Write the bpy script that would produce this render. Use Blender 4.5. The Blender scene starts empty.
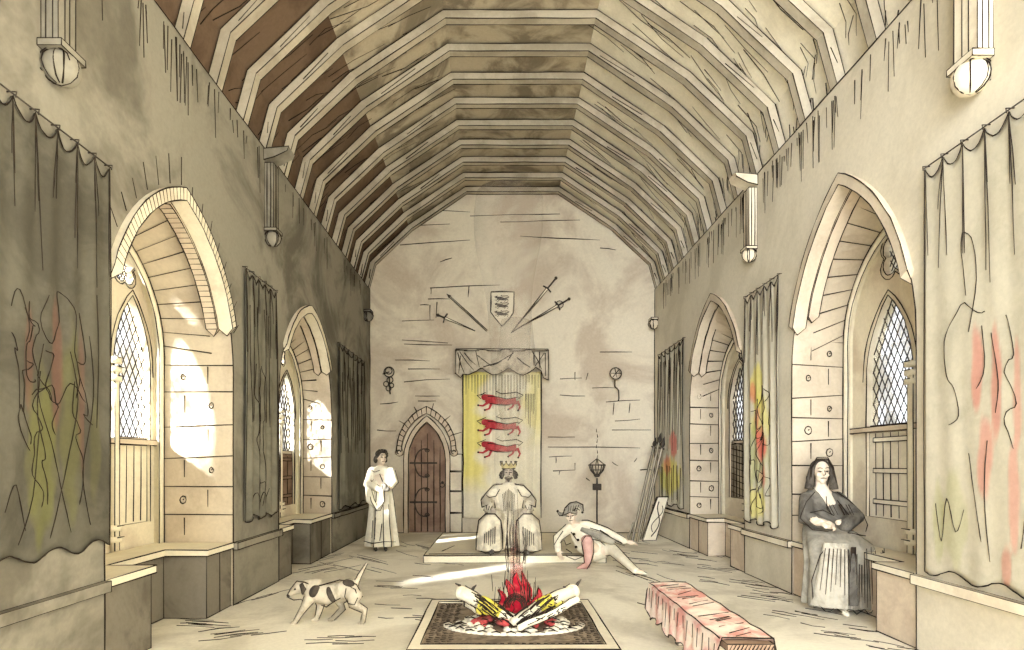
import bpy, bmesh, math, random
from mathutils import Vector, Matrix
random.seed(7)
PI = math.pi
V = Vector
scene = bpy.context.scene
COL = scene.collection

# ------------------------------------------------------------------ camera, sky with added fill lobe, sun, exposure
EYE = 1.4
FPX = 600.0                       # focal length in pixels of the 1024 wide frame
VX, VY = 500.0, 464.0             # vanishing point in the frame
cam_d = bpy.data.cameras.new('camera')
cam_d.sensor_width = 36.0
cam_d.lens = FPX / 1024 * 36
cam_d.shift_x = (512 - VX) / 1024
cam_d.shift_y = (VY - 325) / 1024
cam_d.clip_end = 200
cam = bpy.data.objects.new('camera', cam_d)
cam.location = (0, 0, EYE)
cam.rotation_euler = (PI / 2, 0, 0)
COL.objects.link(cam)
scene.camera = cam

world = bpy.data.worlds.new('sky_and_fill')
scene.world = world
world.use_nodes = True
wn = world.node_tree
for n in list(wn.nodes): wn.nodes.remove(n)
def wnode(t, **k):
    n = wn.nodes.new(t)
    for a, b in k.items(): setattr(n, a, b)
    return n
tc = wnode('ShaderNodeTexCoord')
def lobe(direction, power):
    d = V(direction).normalized()
    dot = wnode('ShaderNodeVectorMath', operation='DOT_PRODUCT')
    wn.links.new(tc.outputs['Generated'], dot.inputs[0])
    dot.inputs[1].default_value = d
    mx = wnode('ShaderNodeMath', operation='MAXIMUM'); mx.inputs[1].default_value = 0
    wn.links.new(dot.outputs['Value'], mx.inputs[0])
    pw = wnode('ShaderNodeMath', operation='POWER'); pw.inputs[1].default_value = power
    wn.links.new(mx.outputs[0], pw.inputs[0])
    return pw.outputs[0]
def madd(a, k, b):
    m = wnode('ShaderNodeMath', operation='MULTIPLY_ADD'); m.inputs[1].default_value = k
    wn.links.new(a, m.inputs[0])
    if hasattr(b, 'links') or not isinstance(b, (int, float)): wn.links.new(b, m.inputs[2])
    else: m.inputs[2].default_value = b
    return m.outputs[0]
SKY_BASE, SKY_SUNSIDE, SKY_FILL = 1.7, 1.6, 15.0
st = madd(lobe((-1, -0.5, 0.35), 2), SKY_SUNSIDE, SKY_BASE)
st = madd(lobe((-0.32, -1, 0.12), 14), SKY_FILL, st)  # added fill lobe behind the viewer, brightens the hall through its open end
bg = wnode('ShaderNodeBackground'); bg.inputs[0].default_value = (0.95, 0.975, 1.0, 1)
wn.links.new(st, bg.inputs[1])
wo = wnode('ShaderNodeOutputWorld'); wn.links.new(bg.outputs[0], wo.inputs[0])

sun_d = bpy.data.lights.new('sun', 'SUN')
sun_d.energy = 46.0
sun_d.color = (1.0, 0.985, 0.95)
sun_d.angle = math.radians(3.5)
sun = bpy.data.objects.new('sun', sun_d)
sun.rotation_euler = V((1, 0.9, -0.72)).to_track_quat('-Z', 'Y').to_euler()
sun.location = (-8, -2, 9)
COL.objects.link(sun)

scene.view_settings.view_transform = 'Standard'
scene.view_settings.look = 'None'
scene.view_settings.exposure = 0.34
scene.view_settings.gamma = 1.0
scene.view_settings.use_curve_mapping = False
scene.cycles.max_bounces = 10
scene.cycles.diffuse_bounces = 7
scene.cycles.transparent_max_bounces = 12
scene.cycles.use_denoising = True
scene.cycles.sample_clamp_indirect = 6

# ------------------------------------------------------------------ materials
def lin(c):
    return tuple(((v/255)/12.92 if v/255 <= .04045 else ((v/255+.055)/1.055)**2.4) for v in c) + (1,)
MATS = {}
def wash(name, base, tone=None, scale=0.8, amount=0.6, grain=0.10, attr=None, emit=0):
    """watercolour on paper: a base tone, soft edged pools of a second tone, paper grain"""
    m = bpy.data.materials.new(name); m.use_nodes = True
    nt = m.node_tree; N = nt.nodes; L = nt.links
    for n in list(N): N.remove(n)
    out = N.new('ShaderNodeOutputMaterial'); df = N.new('ShaderNodeBsdfDiffuse'); L.new(df.outputs[0], out.inputs[0])
    geo = N.new('ShaderNodeNewGeometry')
    tone = tone or tuple(v*.86 for v in base)
    n1 = N.new('ShaderNodeTexNoise'); n1.inputs['Scale'].default_value = scale; n1.inputs['Detail'].default_value = 5
    n1.inputs['Roughness'].default_value = .62; n1.inputs['Distortion'].default_value = .6
    L.new(geo.outputs['Position'], n1.inputs['Vector'])
    r1 = N.new('ShaderNodeMapRange'); r1.interpolation_type = 'SMOOTHSTEP'
    r1.inputs['From Min'].default_value = .42; r1.inputs['From Max'].default_value = .62; r1.inputs['To Max'].default_value = amount
    L.new(n1.outputs[0], r1.inputs['Value'])
    mx = N.new('ShaderNodeMix'); mx.data_type = 'RGBA'
    L.new(r1.outputs[0], mx.inputs[0]); mx.inputs[6].default_value = lin(base); mx.inputs[7].default_value = lin(tone)
    if attr:
        at = N.new('ShaderNodeAttribute'); at.attribute_name = attr
        ma = N.new('ShaderNodeMix'); ma.data_type = 'RGBA'
        L.new(at.outputs['Alpha'], ma.inputs[0]); L.new(mx.outputs[2], ma.inputs[6]); L.new(at.outputs['Color'], ma.inputs[7])
        src = ma.outputs[2]
    else: src = mx.outputs[2]
    n2 = N.new('ShaderNodeTexNoise'); n2.inputs['Scale'].default_value = 26; n2.inputs['Detail'].default_value = 6; n2.inputs['Roughness'].default_value = .75
    L.new(geo.outputs['Position'], n2.inputs['Vector'])
    r2 = N.new('ShaderNodeMapRange'); r2.inputs['From Min'].default_value = .3; r2.inputs['From Max'].default_value = .7
    r2.inputs['To Min'].default_value = 1-grain; r2.inputs['To Max'].default_value = 1+grain*.6
    L.new(n2.outputs[0], r2.inputs['Value'])
    mu = N.new('ShaderNodeVectorMath'); mu.operation = 'SCALE'
    L.new(src, mu.inputs[0]); L.new(r2.outputs[0], mu.inputs['Scale'])
    L.new(mu.outputs[0], df.inputs[0])
    if emit:
        em = N.new('ShaderNodeEmission'); L.new(mx.outputs[2], em.inputs[0]); em.inputs[1].default_value = emit
        ad = N.new('ShaderNodeAddShader'); L.new(df.outputs[0], ad.inputs[0]); L.new(em.outputs[0], ad.inputs[1]); L.new(ad.outputs[0], out.inputs[0])
    MATS[name] = m
    return m
def veil(name, color, alpha, scale=2.0, spread=.5):
    m = bpy.data.materials.new(name); m.use_nodes = True
    nt = m.node_tree; N = nt.nodes; L = nt.links
    for n in list(N): N.remove(n)
    out = N.new('ShaderNodeOutputMaterial'); df = N.new('ShaderNodeBsdfDiffuse'); tr = N.new('ShaderNodeBsdfTransparent'); mi = N.new('ShaderNodeMixShader')
    df.inputs[0].default_value = lin(color)
    geo = N.new('ShaderNodeNewGeometry'); n1 = N.new('ShaderNodeTexNoise'); n1.inputs['Scale'].default_value = scale; n1.inputs['Detail'].default_value = 4
    L.new(geo.outputs['Position'], n1.inputs['Vector'])
    r = N.new('ShaderNodeMapRange'); r.inputs['From Min'].default_value = .5-spread/2; r.inputs['From Max'].default_value = .5+spread/2; r.inputs['To Max'].default_value = alpha
    L.new(n1.outputs[0], r.inputs['Value']); L.new(r.outputs[0], mi.inputs[0]); L.new(tr.outputs[0], mi.inputs[1]); L.new(df.outputs[0], mi.inputs[2]); L.new(mi.outputs[0], out.inputs[0])
    MATS[name] = m
PAPER = (226, 218, 194)
wash('ink', (44, 38, 34), (62, 54, 46), 9, .6, .05)
wash('plaster_left_shaded', (146, 141, 128), (106, 101, 90), .8, .95)  # shade of the left wall is put into its plaster colour
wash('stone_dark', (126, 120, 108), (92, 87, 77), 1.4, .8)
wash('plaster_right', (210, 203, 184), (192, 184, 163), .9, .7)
wash('stone_end', (216, 207, 186), (186, 171, 151), .75, .85)
wash('stone', (226, 218, 196), (200, 186, 164), 1.4, .7)
wash('stone_jamb', (204, 192, 170), (182, 168, 148), 1.3, .8)
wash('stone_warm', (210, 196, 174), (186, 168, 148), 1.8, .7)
wash('stone_pale', (234, 227, 205), (218, 209, 186), 1.5, .5)
wash('floor_stone', (242, 237, 220), (206, 199, 180), .85, .8)
wash('board_shaded', (110, 92, 76), (84, 68, 56), 1.5, .7)
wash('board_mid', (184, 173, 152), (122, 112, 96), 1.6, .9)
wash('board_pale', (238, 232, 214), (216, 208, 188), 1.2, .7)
wash('timber', (190, 182, 164), (156, 147, 130), 1.2, .8)
wash('door_wood', (150, 126, 108), (122, 98, 84), 2.2, .8)
wash('shutter_wood', (140, 118, 100), (112, 92, 78), 3, .7)
wash('cloth_grey', (126, 123, 110), (100, 97, 86), 1.6, .8, attr='dye')
wash('cloth_dark', (96, 93, 83), (74, 71, 63), 1.6, .8, attr='dye')
wash('cloth_pale', (190, 184, 165), (168, 162, 143), 1.3, .6, attr='dye')
wash('cloth_banner', (232, 225, 200), (214, 205, 180), 1.3, .6, attr='dye')
wash('cloth_valance', (196, 186, 166), (160, 150, 134), 5, .8)
wash('cloth_red', (226, 210, 196), (204, 138, 130), 4.5, .85)
wash('robe_white', (234, 228, 208), (206, 198, 178), 3, .6)
wash('robe_apron', (186, 180, 164), (146, 140, 127), 5, .8)
wash('robe_grey', (164, 159, 145), (122, 117, 107), 4, .8)
wash('robe_dark', (116, 112, 104), (80, 76, 70), 5, .8)
wash('robe_king', (226, 218, 196), (176, 168, 152), 4, .8)
wash('hair_dark', (92, 86, 78), (60, 55, 50), 8, .8)
wash('skin', (226, 212, 192), (206, 184, 164), 5, .5)
wash('skin_grey', (190, 180, 166), (160, 148, 136), 5, .5)
wash('pink_hose', (206, 168, 158), (188, 146, 138), 5, .7)
wash('gold', (206, 192, 140), (170, 156, 112), 8, .6)
wash('red', (190, 76, 78), (160, 44, 54), 12, .7)
wash('iron', (74, 68, 62), (52, 47, 43), 6, .6)
wash('grate', (150, 136, 118), (104, 94, 82), 9, .8)
wash('ash', (240, 235, 218), (180, 172, 156), 7, .6)
wash('coal', (196, 84, 82), (70, 56, 50), 6, .9, emit=.12)
wash('log_wood', (236, 230, 208), (206, 196, 168), 4, .6)
wash('log_lit', (222, 212, 96), (190, 176, 70), 6, .6, emit=.15)
wash('flame_red', (156, 28, 44), (200, 96, 92), 12, .6, emit=.06)
wash('flame_yellow', (214, 200, 70), (226, 216, 130), 9, .6, emit=.08)
wash('dog_fur', (196, 187, 168), (136, 128, 112), 5, .8)
wash('dog_patch', (70, 64, 58), (96, 88, 78), 8, .6)
wash('lead', (60, 55, 50), (78, 72, 64), 8, .5)
veil('glass', (200, 194, 174), .6, 3, .3)
veil('smoke', (120, 112, 102), .2, 1.6, .5)
veil('smoke_red', (176, 92, 92), .45, 5, .4)

# ------------------------------------------------------------------ pixel rays onto the planes of the hall
XL, XR, YB, EAVE = -2.64, 3.14, 12.17, 4.94
def PX(px, py, X):                # point on a plane x = X
    Y = X * FPX / (px - VX); return V((X, Y, EYE + (VY - py) * Y / FPX))
def PY(px, py, Y):                # point on a plane y = Y
    return V(((px - VX) * Y / FPX, Y, EYE + (VY - py) * Y / FPX))
def PF(px, py, z=0.0):            # point on the floor
    Y = (EYE - z) * FPX / (py - VY); return V(((px - VX) * Y / FPX, Y, z))

# ------------------------------------------------------------------ mesh builder
def ink_r(p): return .0017 + .00068 * max(1.0, p.y)
class MB:
    def __init__(s): s.v = []; s.f = []; s.m = []; s.mats = []; s.smooth = []; s.col = {}
    def mi(s, name):
        if name not in s.mats: s.mats.append(name)
        return s.mats.index(name)
    def add(s, vs, fs, mat, smooth=False):
        b = len(s.v); k = s.mi(mat)
        s.v += [V(p) for p in vs]
        for f in fs: s.f.append([b + i for i in f]); s.m.append(k); s.smooth.append(smooth)
        return b
    def poly(s, pts, mat): s.add(pts, [list(range(len(pts)))], mat)
    def box(s, a, b, mat, ink=True, r=None):
        x0, y0, z0 = a; x1, y1, z1 = b
        c = [V((x, y, z)) for z in (z0, z1) for x, y in ((x0, y0), (x1, y0), (x1, y1), (x0, y1))]
        s.hexa(c, mat, ink, r)
    def hexa(s, c, mat, ink=True, r=None):
        s.add(c, [(3, 2, 1, 0), (4, 5, 6, 7), (0, 1, 5, 4), (1, 2, 6, 5), (2, 3, 7, 6), (3, 0, 4, 7)], mat)
        if ink:
            for i, j in ((0, 1), (1, 2), (2, 3), (3, 0), (4, 5), (5, 6), (6, 7), (7, 4), (0, 4), (1, 5), (2, 6), (3, 7)):
                s.ink([c[i], c[j]], r)
    def tube(s, pts, r, mat, n=6, cap=True, smooth=True, squash=None):
        pts = [V(p) for p in pts]
        if len(pts) < 2: return
        rs = list(r) if hasattr(r, '__len__') else [r] * len(pts)
        vs = []; prev = None
        for i, p in enumerate(pts):
            d = (pts[min(i + 1, len(pts) - 1)] - pts[max(i - 1, 0)])
            if d.length < 1e-7: d = V((0, 0, 1))
            d.normalize()
            if prev is None:
                a = d.cross(V((0, 0, 1)));
                if a.length < .2: a = d.cross(V((0, 1, 0)))
            else:
                a = prev - d * prev.dot(d)
                if a.length < 1e-4: a = d.cross(V((.3, .5, .8)))
            a.normalize(); prev = a; b = d.cross(a)
            for k in range(n):
                t = 2 * PI * k / n
                o = a * math.cos(t) + b * math.sin(t)
                if squash: o = V((o.x * squash[0], o.y * squash[1], o.z * squash[2]))
                vs.append(p + o * rs[i])
        fs = []
        for i in range(len(pts) - 1):
            for k in range(n):
                fs.append((i*n + k, i*n + (k+1) % n, (i+1)*n + (k+1) % n, (i+1)*n + k))
        if cap:
            fs.append(tuple(range(n))[::-1]); fs.append(tuple((len(pts)-1)*n + k for k in range(n)))
        s.add(vs, fs, mat, smooth)
    def ink(s, pts, r=None, wob=.5, mat='ink', seg=.35):
        """a pen stroke laid on the surface, a little uneven"""
        pts = [V(p) for p in pts]; out = [pts[0]]
        for a, b in zip(pts, pts[1:]):
            k = max(1, min(14, int((b - a).length / seg)))
            out += [a.lerp(b, (i + 1) / k) for i in range(k)]
        rr = r or ink_r(pts[0].lerp(pts[-1], .5))
        rs = []
        for i, p in enumerate(out):
            if 0 < i < len(out) - 1: out[i] = p + V([random.uniform(-1, 1) * rr * wob for _ in range(3)])
            rs.append(rr * random.uniform(.65, 1.25))
        rs[-1] *= .6
        s.tube(out, rs, mat, n=4, smooth=False)
    def loop(s, pts, r=None, **k): s.ink(list(pts) + [pts[0]], r, **k)
    def ell(s, c, rad, mat, ink=False, nu=14, nv=9, rot=None, r=None):
        c = V(c); vs = []; fs = []
        if not hasattr(rad, '__len__'): rad = (rad,) * 3
        for j in range(1, nv):
            ph = PI * j / nv
            for i in range(nu):
                t = 2 * PI * i / nu
                vs.append(V((rad[0]*math.sin(ph)*math.cos(t), rad[1]*math.sin(ph)*math.sin(t), rad[2]*math.cos(ph))))
        vs += [V((0, 0, rad[2])), V((0, 0, -rad[2]))]
        for j in range(nv - 2):
            for i in range(nu):
                fs.append((j*nu + i, (j+1)*nu + i, (j+1)*nu + (i+1) % nu, j*nu + (i+1) % nu))
        T = len(vs) - 2
        for i in range(nu):
            fs.append((T, i, (i+1) % nu)); fs.append((T+1, (nv-2)*nu + (i+1) % nu, (nv-2)*nu + i))
        if rot: vs = [rot @ p for p in vs]
        s.add([c + p for p in vs], fs, mat, True)
        if ink:
            k = [V((rad[0]*math.cos(t)*1.01, 0, rad[2]*math.sin(t)*1.01)) for t in [2*PI*i/12 for i in range(13)]]
            if rot: k = [rot @ p for p in k]
            s.ink([c + p for p in k], r)
    def loft(s, rings, mat, n=36, folds=(), inks=(), r=None, cap=True, ink_mat='ink'):
        """rings: (centre, rx, ry[, fold amplitude]); an upright body or robe"""
        P = []
        for q in rings:
            c, rx, ry = V(q[0]), q[1], q[2]; fa = q[3] if len(q) > 3 else 0
            row = []
            for i in range(n):
                t = 2 * PI * i / n
                k = 1 + fa * sum(a * math.cos(fr * t + ph) for a, fr, ph in folds)
                row.append(c + V((rx * k * math.cos(t), ry * k * math.sin(t), 0)))
            P.append(row)
        vs = [p for row in P for p in row]; fs = []
        for j in range(len(P) - 1):
            for i in range(n): fs.append((j*n + i, j*n + (i+1) % n, (j+1)*n + (i+1) % n, (j+1)*n + i))
        if cap: fs.append(tuple(range(n))[::-1]); fs.append(tuple((len(P)-1)*n + i for i in range(n)))
        s.add(vs, fs, mat, True)
        for q in inks:
            deg, j0, j1 = (q if hasattr(q, '__len__') else (q, 0, len(P) - 1))
            i = int(round(deg / 360 * n)) % n
            c = V(rings[0][0])
            s.ink([P[j][i] + (P[j][i] - V(rings[j][0])).normalized() * .002 for j in range(j0, j1 + 1)], r, mat=ink_mat)
    def limb(s, pts, rad, mat, ink=True, n=10, r=None, squash=None):
        pts = [V(p) for p in pts]
        # rounded ends
        s.tube(pts, rad, mat, n=n, squash=squash)
        s.ell(pts[0], rad[0] * .98, mat, nu=10, nv=6); s.ell(pts[-1], rad[-1] * .98, mat, nu=10, nv=6)
        if ink:
            for sg in (-1, 1):
                L = []
                for i, p in enumerate(pts):
                    d = (pts[min(i+1, len(pts)-1)] - pts[max(i-1, 0)]).normalized()
                    o = d.cross(V((0, 1, 0)))
                    if o.length < .1: o = V((1, 0, 0))
                    o.normalize(); L.append(p + o * sg * rad[i] * 1.0 - V((0, .002, 0)))
                s.ink(L, r)
    def merge(s, other):
        for f, m, sm in zip(other.f, other.m, other.smooth):
            pass
        b = len(s.v); s.v += other.v
        for f, m, sm in zip(other.f, other.m, other.smooth):
            s.f.append([b + i for i in f]); s.m.append(s.mi(other.mats[m])); s.smooth.append(sm)
    def fused(s, voxel=.012, keep=('ink',), smooth=2):
        """fuse every closed piece except the pen strokes into one continuous skin"""
        solid = MB(); rest = MB()
        used = {}
        for f, m, sm in zip(s.f, s.m, s.smooth):
            t = rest if s.mats[m] in keep else solid
            key = id(t)
            idx = []
            for i in f:
                if (key, i) not in used: used[(key, i)] = len(t.v); t.v.append(s.v[i])
                idx.append(used[(key, i)])
            t.f.append(idx); t.m.append(t.mi(s.mats[m])); t.smooth.append(sm)
        me = bpy.data.meshes.new('tmp'); me.from_pydata([tuple(p) for p in solid.v], [], solid.f); me.update()
        o = bpy.data.objects.new('tmp', me); COL.objects.link(o)
        md = o.modifiers.new('r', 'REMESH'); md.mode = 'VOXEL'; md.voxel_size = voxel
        if smooth:
            ms = o.modifiers.new('s', 'SMOOTH'); ms.iterations = smooth; ms.factor = .6
        dg = bpy.context.evaluated_depsgraph_get()
        m2 = bpy.data.meshes.new_from_object(o.evaluated_get(dg))
        out = MB()
        out.add([v.co.copy() for v in m2.vertices], [list(p.vertices) for p in m2.polygons], solid.mats[0], True)
        bpy.data.objects.remove(o); bpy.data.meshes.remove(me); bpy.data.meshes.remove(m2)
        if rest.f: out.merge(rest)
        return out
    def build(s, name, parent=None, base=None, dye=None):
        if parent is not None: off = parent['_w']; off = V(off)
        elif base is not None: off = V(base)
        else:
            if not s.v: off = V((0, 0, 0))
            else:
                lo = [min(p[i] for p in s.v) for i in range(3)]; hi = [max(p[i] for p in s.v) for i in range(3)]
                off = V(((lo[0]+hi[0])/2, (lo[1]+hi[1])/2, lo[2]))
        me = bpy.data.meshes.new(name)
        me.from_pydata([tuple(p - off) for p in s.v], [], s.f)
        for m in s.mats: me.materials.append(MATS[m])
        me.polygons.foreach_set('material_index', s.m)
        me.polygons.foreach_set('use_smooth', s.smooth)
        if dye:
            at = me.color_attributes.new('dye', 'FLOAT_COLOR', 'POINT')
            for i, p in enumerate(s.v): at.data[i].color = dye(p)
        me.update()
        o = bpy.data.objects.new(name, me); COL.objects.link(o)
        if parent is not None: o.parent = parent
        else: o.location = off
        o['_w'] = tuple(off)
        return o
def tag(o, label=None, cat=None, group=None, kind=None):
    if label: o['label'] = label
    if cat: o['category'] = cat
    if group: o['group'] = group
    if kind: o['kind'] = kind
    return o
def thing(name, label, cat, base, group=None):
    o = bpy.data.objects.new(name, None); o.location = base; o['_w'] = tuple(base); o.empty_display_size = .1
    COL.objects.link(o); return tag(o, label, cat, group)
def struct(mb, name, parent=None, base=(0, 0, 0)):
    o = mb.build(name, parent, None if parent else base)
    if parent is None: o['kind'] = 'structure'
    return o
def plate(mb, outer, holes, f0, f1, mat):
    """flat sheet with holes between two faces; f0, f1 map (u, v) to the two sides"""
    cu = bpy.data.curves.new('tmp', 'CURVE'); cu.dimensions = '2D'; cu.fill_mode = 'BOTH'; cu.extrude = .5
    for ring in [outer] + holes:
        sp = cu.splines.new('POLY'); sp.points.add(len(ring) - 1); sp.use_cyclic_u = True
        for i, (u, v) in enumerate(ring): sp.points[i].co = (u, v, 0, 1)
    o = bpy.data.objects.new('tmp', cu); COL.objects.link(o)
    dg = bpy.context.evaluated_depsgraph_get()
    me = bpy.data.meshes.new_from_object(o.evaluated_get(dg))
    mb.add([(f1 if v.co.z > 0 else f0)(v.co.x, v.co.y) for v in me.vertices], [list(p.vertices) for p in me.polygons], mat)
    bpy.data.objects.remove(o); bpy.data.curves.remove(cu); bpy.data.meshes.remove(me)
def arch(c, w, z0, zs, za, n=10):
    """pointed arch outline, from the foot on one side over the point to the other foot"""
    h = za - zs; R = (h*h + w*w) / (2*w); t1 = math.acos(max(-1, min(1, (R - w) / R)))
    up = [(w - R + R*math.cos(t1*i/n), zs + R*math.sin(t1*i/n)) for i in range(n + 1)]
    L = [(c + w, z0)] + [(c + x, z) for x, z in up]
    M_ = [(c - x, z) for x, z in reversed(up[:-1])] + [(c - w, z0)]
    return L + M_

# ------------------------------------------------------------------ roof profile (upright face of the hall's end)
CX = (XL + XR) / 2
HALF = [(2.89, EAVE), (2.76, 5.42), (2.02, 6.12), (.92, 6.86)]
def prof(off=0.0):
    L = []
    for i, (x, z) in enumerate(HALF):
        k = off
        L.append((x + k * (1, .92, .62, .25)[i], z + k * (0, .35, .8, 1)[i]))
    return [(CX - x, z) for x, z in L] + [(CX + x, z) for x, z in reversed(L)]
YR = -2.4                          # the hall is open towards the viewer here

# ------------------------------------------------------------------ floor
fl = MB()
fl.box((XL - 1.1, YR - 1.2, -.12), (XR + 1.1, YB + .3, 0), 'floor_stone', ink=False)
def floor_stroke(px, py, dx, dy, r=None):
    fl.ink([PF(px, py) + V((0, 0, .002)), PF(px + dx * .5, py + dy * .5 + random.uniform(-1, 1)) + V((0, 0, .002)), PF(px + dx, py + dy) + V((0, 0, .002))], r)
rnd = random.Random(3)
for cx_, cy_, n_, w_, sl in ((250, 596, 9, 30, -.28), (300, 566, 10, 34, -.2), (345, 560, 8, 30, .25), (395, 548, 7, 26, .3), (185, 622, 8, 40, .05), (225, 640, 8, 46, -.12), (430, 570, 6, 20, .1), (395, 590, 7, 26, .02),
                             (390, 612, 6, 30, .04), (640, 556, 9, 26, .1), (690, 558, 9, 26, .12), (640, 572, 8, 24, .35), (720, 575, 12, 34, .14), (760, 592, 12, 36, .14), (790, 615, 9, 36, .18), (700, 548, 8, 26, .2),
                             (830, 632, 8, 44, .12), (650, 600, 6, 22, .3), (620, 548, 6, 20, .1), (330, 640, 7, 44, -.02), (740, 552, 8, 30, .25), (880, 640, 5, 36, .2)):
    for i in range(n_):
        px = cx_ + rnd.uniform(-28, 28); py = cy_ + rnd.uniform(-9, 9)
        d = rnd.uniform(.5, 1.1) * w_
        if py + sl * d > 535: floor_stroke(px, max(536, py), d, sl * d, .0042)
struct(fl, 'floor')

# ------------------------------------------------------------------ ceiling boards
ce = MB()
o_in, o_out = prof(.12), prof(.2)
mats = ['board_shaded', 'board_shaded', 'board_mid', 'board_mid', 'board_pale', 'board_pale', 'board_pale']  # brown boards; shade on the left, light on the right painted into the tones
ys = (YR, YB + .12)
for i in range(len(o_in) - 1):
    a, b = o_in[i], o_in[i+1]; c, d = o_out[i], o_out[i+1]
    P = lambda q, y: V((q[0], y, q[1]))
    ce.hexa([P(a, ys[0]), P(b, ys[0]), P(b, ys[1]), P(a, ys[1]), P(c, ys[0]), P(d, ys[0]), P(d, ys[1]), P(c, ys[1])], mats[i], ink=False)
def onprof(pr, t):                # t in 0..len-1 along a profile
    i = min(int(t), len(pr) - 2); f = t - i
    return pr[i][0] * (1-f) + pr[i+1][0] * f, pr[i][1] * (1-f) + pr[i+1][1] * f
rnd = random.Random(5)
for k in range(400):
    t0 = rnd.choice((rnd.uniform(.2, 2.6), rnd.uniform(3.9, 6.8), rnd.uniform(5, 6.8))); y = rnd.uniform(2.6, 12.0); ln = rnd.uniform(.25, .7)
    pr = prof(.116)
    ce.ink([V((onprof(pr, min(6.99, t0 + ln*f))[0], y + rnd.uniform(-.05, .05) + .12*f, onprof(pr, min(6.99, t0 + ln*f))[1] - .004)) for f in (0, .5, 1)], .004 if k % 3 else .0055)
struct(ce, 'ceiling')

# ------------------------------------------------------------------ side walls with deep window recesses
OPEN = {
 'L': [dict(y0=4.0, y1=5.93, zs=2.3, zst=2.66, za=3.64, d=.70, f0=4.55, f1=5.93, fzs=2.45, fza=3.46, g=.08, lan=[(4.68, 5.2), (5.3, 5.86)], sill=1.63, lzs=2.25, lza=2.97, q=(5.46, 3.19, .15), low='panel', lowz=.84, seat=(4.56, 5.42), sx=-3.04),
       dict(y0=7.15, y1=9.4, zs=2.15, zst=2.78, za=3.54, d=.47, f0=7.7, f1=9.4, fzs=2.3, fza=3.2, g=.08, lan=[(7.85, 8.5), (8.62, 9.3)], sill=1.58, lzs=2.1, lza=2.76, q=(8.75, 2.98, .13), low='dark', lowz=.78, seat=(7.62, 8.38), sx=-2.9)],
 'R': [dict(y0=4.52, y1=6.45, zs=2.36, zst=2.87, za=4.02, d=.57, f0=4.6, f1=6.45, fzs=2.65, fza=3.74, g=.08, lan=[(4.72, 5.38), (5.5, 6.2)], sill=1.77, lzs=2.25, lza=3.05, q=(5.74, 3.42, .2), low='pale', lowz=.86, seat=(5.02, 5.85), sx=3.42),
       dict(y0=7.69, y1=9.92, zs=2.28, zst=2.9, za=3.86, d=.50, f0=7.85, f1=9.92, fzs=2.5, fza=3.4, g=.08, lan=[(8.0, 8.78), (8.92, 9.72)], sill=1.75, lzs=2.3, lza=3.0, q=(9.2, 3.14, .12), low='hatch', lowz=.86, seat=(8.2, 9.1), sx=3.42)]}
SEATZ = {'L': .62, 'R': .57}
def recess_lines(mb, X0, s, o, rnd):
    """joints of the squared blocks on the far jamb, with knots on the stones"""
    y = o['y1'] - .006; xa, xb = X0, X0 + s * o['d']
    z = SEATZ[SIDE] + .28; row = 0
    while z < o['zst'] - .12:
        mb.ink([V((xa, y, z + rnd.uniform(-.02, .02))), V((xb, y, z + rnd.uniform(-.02, .02)))])
        xm = xa + (xb - xa) * (.35 if row % 2 else .68)
        mb.ink([V((xm, y, z - .03)), V((xm, y, z - .2))], wob=1)
        if rnd.random() < .75:
            c = V((xa + (xb - xa) * (.7 if row % 2 else .3), y, z - .13)); q = rnd.uniform(.022, .04)
            mb.loop([c + V((q*math.cos(t), 0, q*1.2*math.sin(t))) for t in [i*PI/4 for i in range(8)]])
            mb.ink([c, c + V((.012, 0, .012))])
        z += rnd.uniform(.23, .33); row += 1
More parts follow.
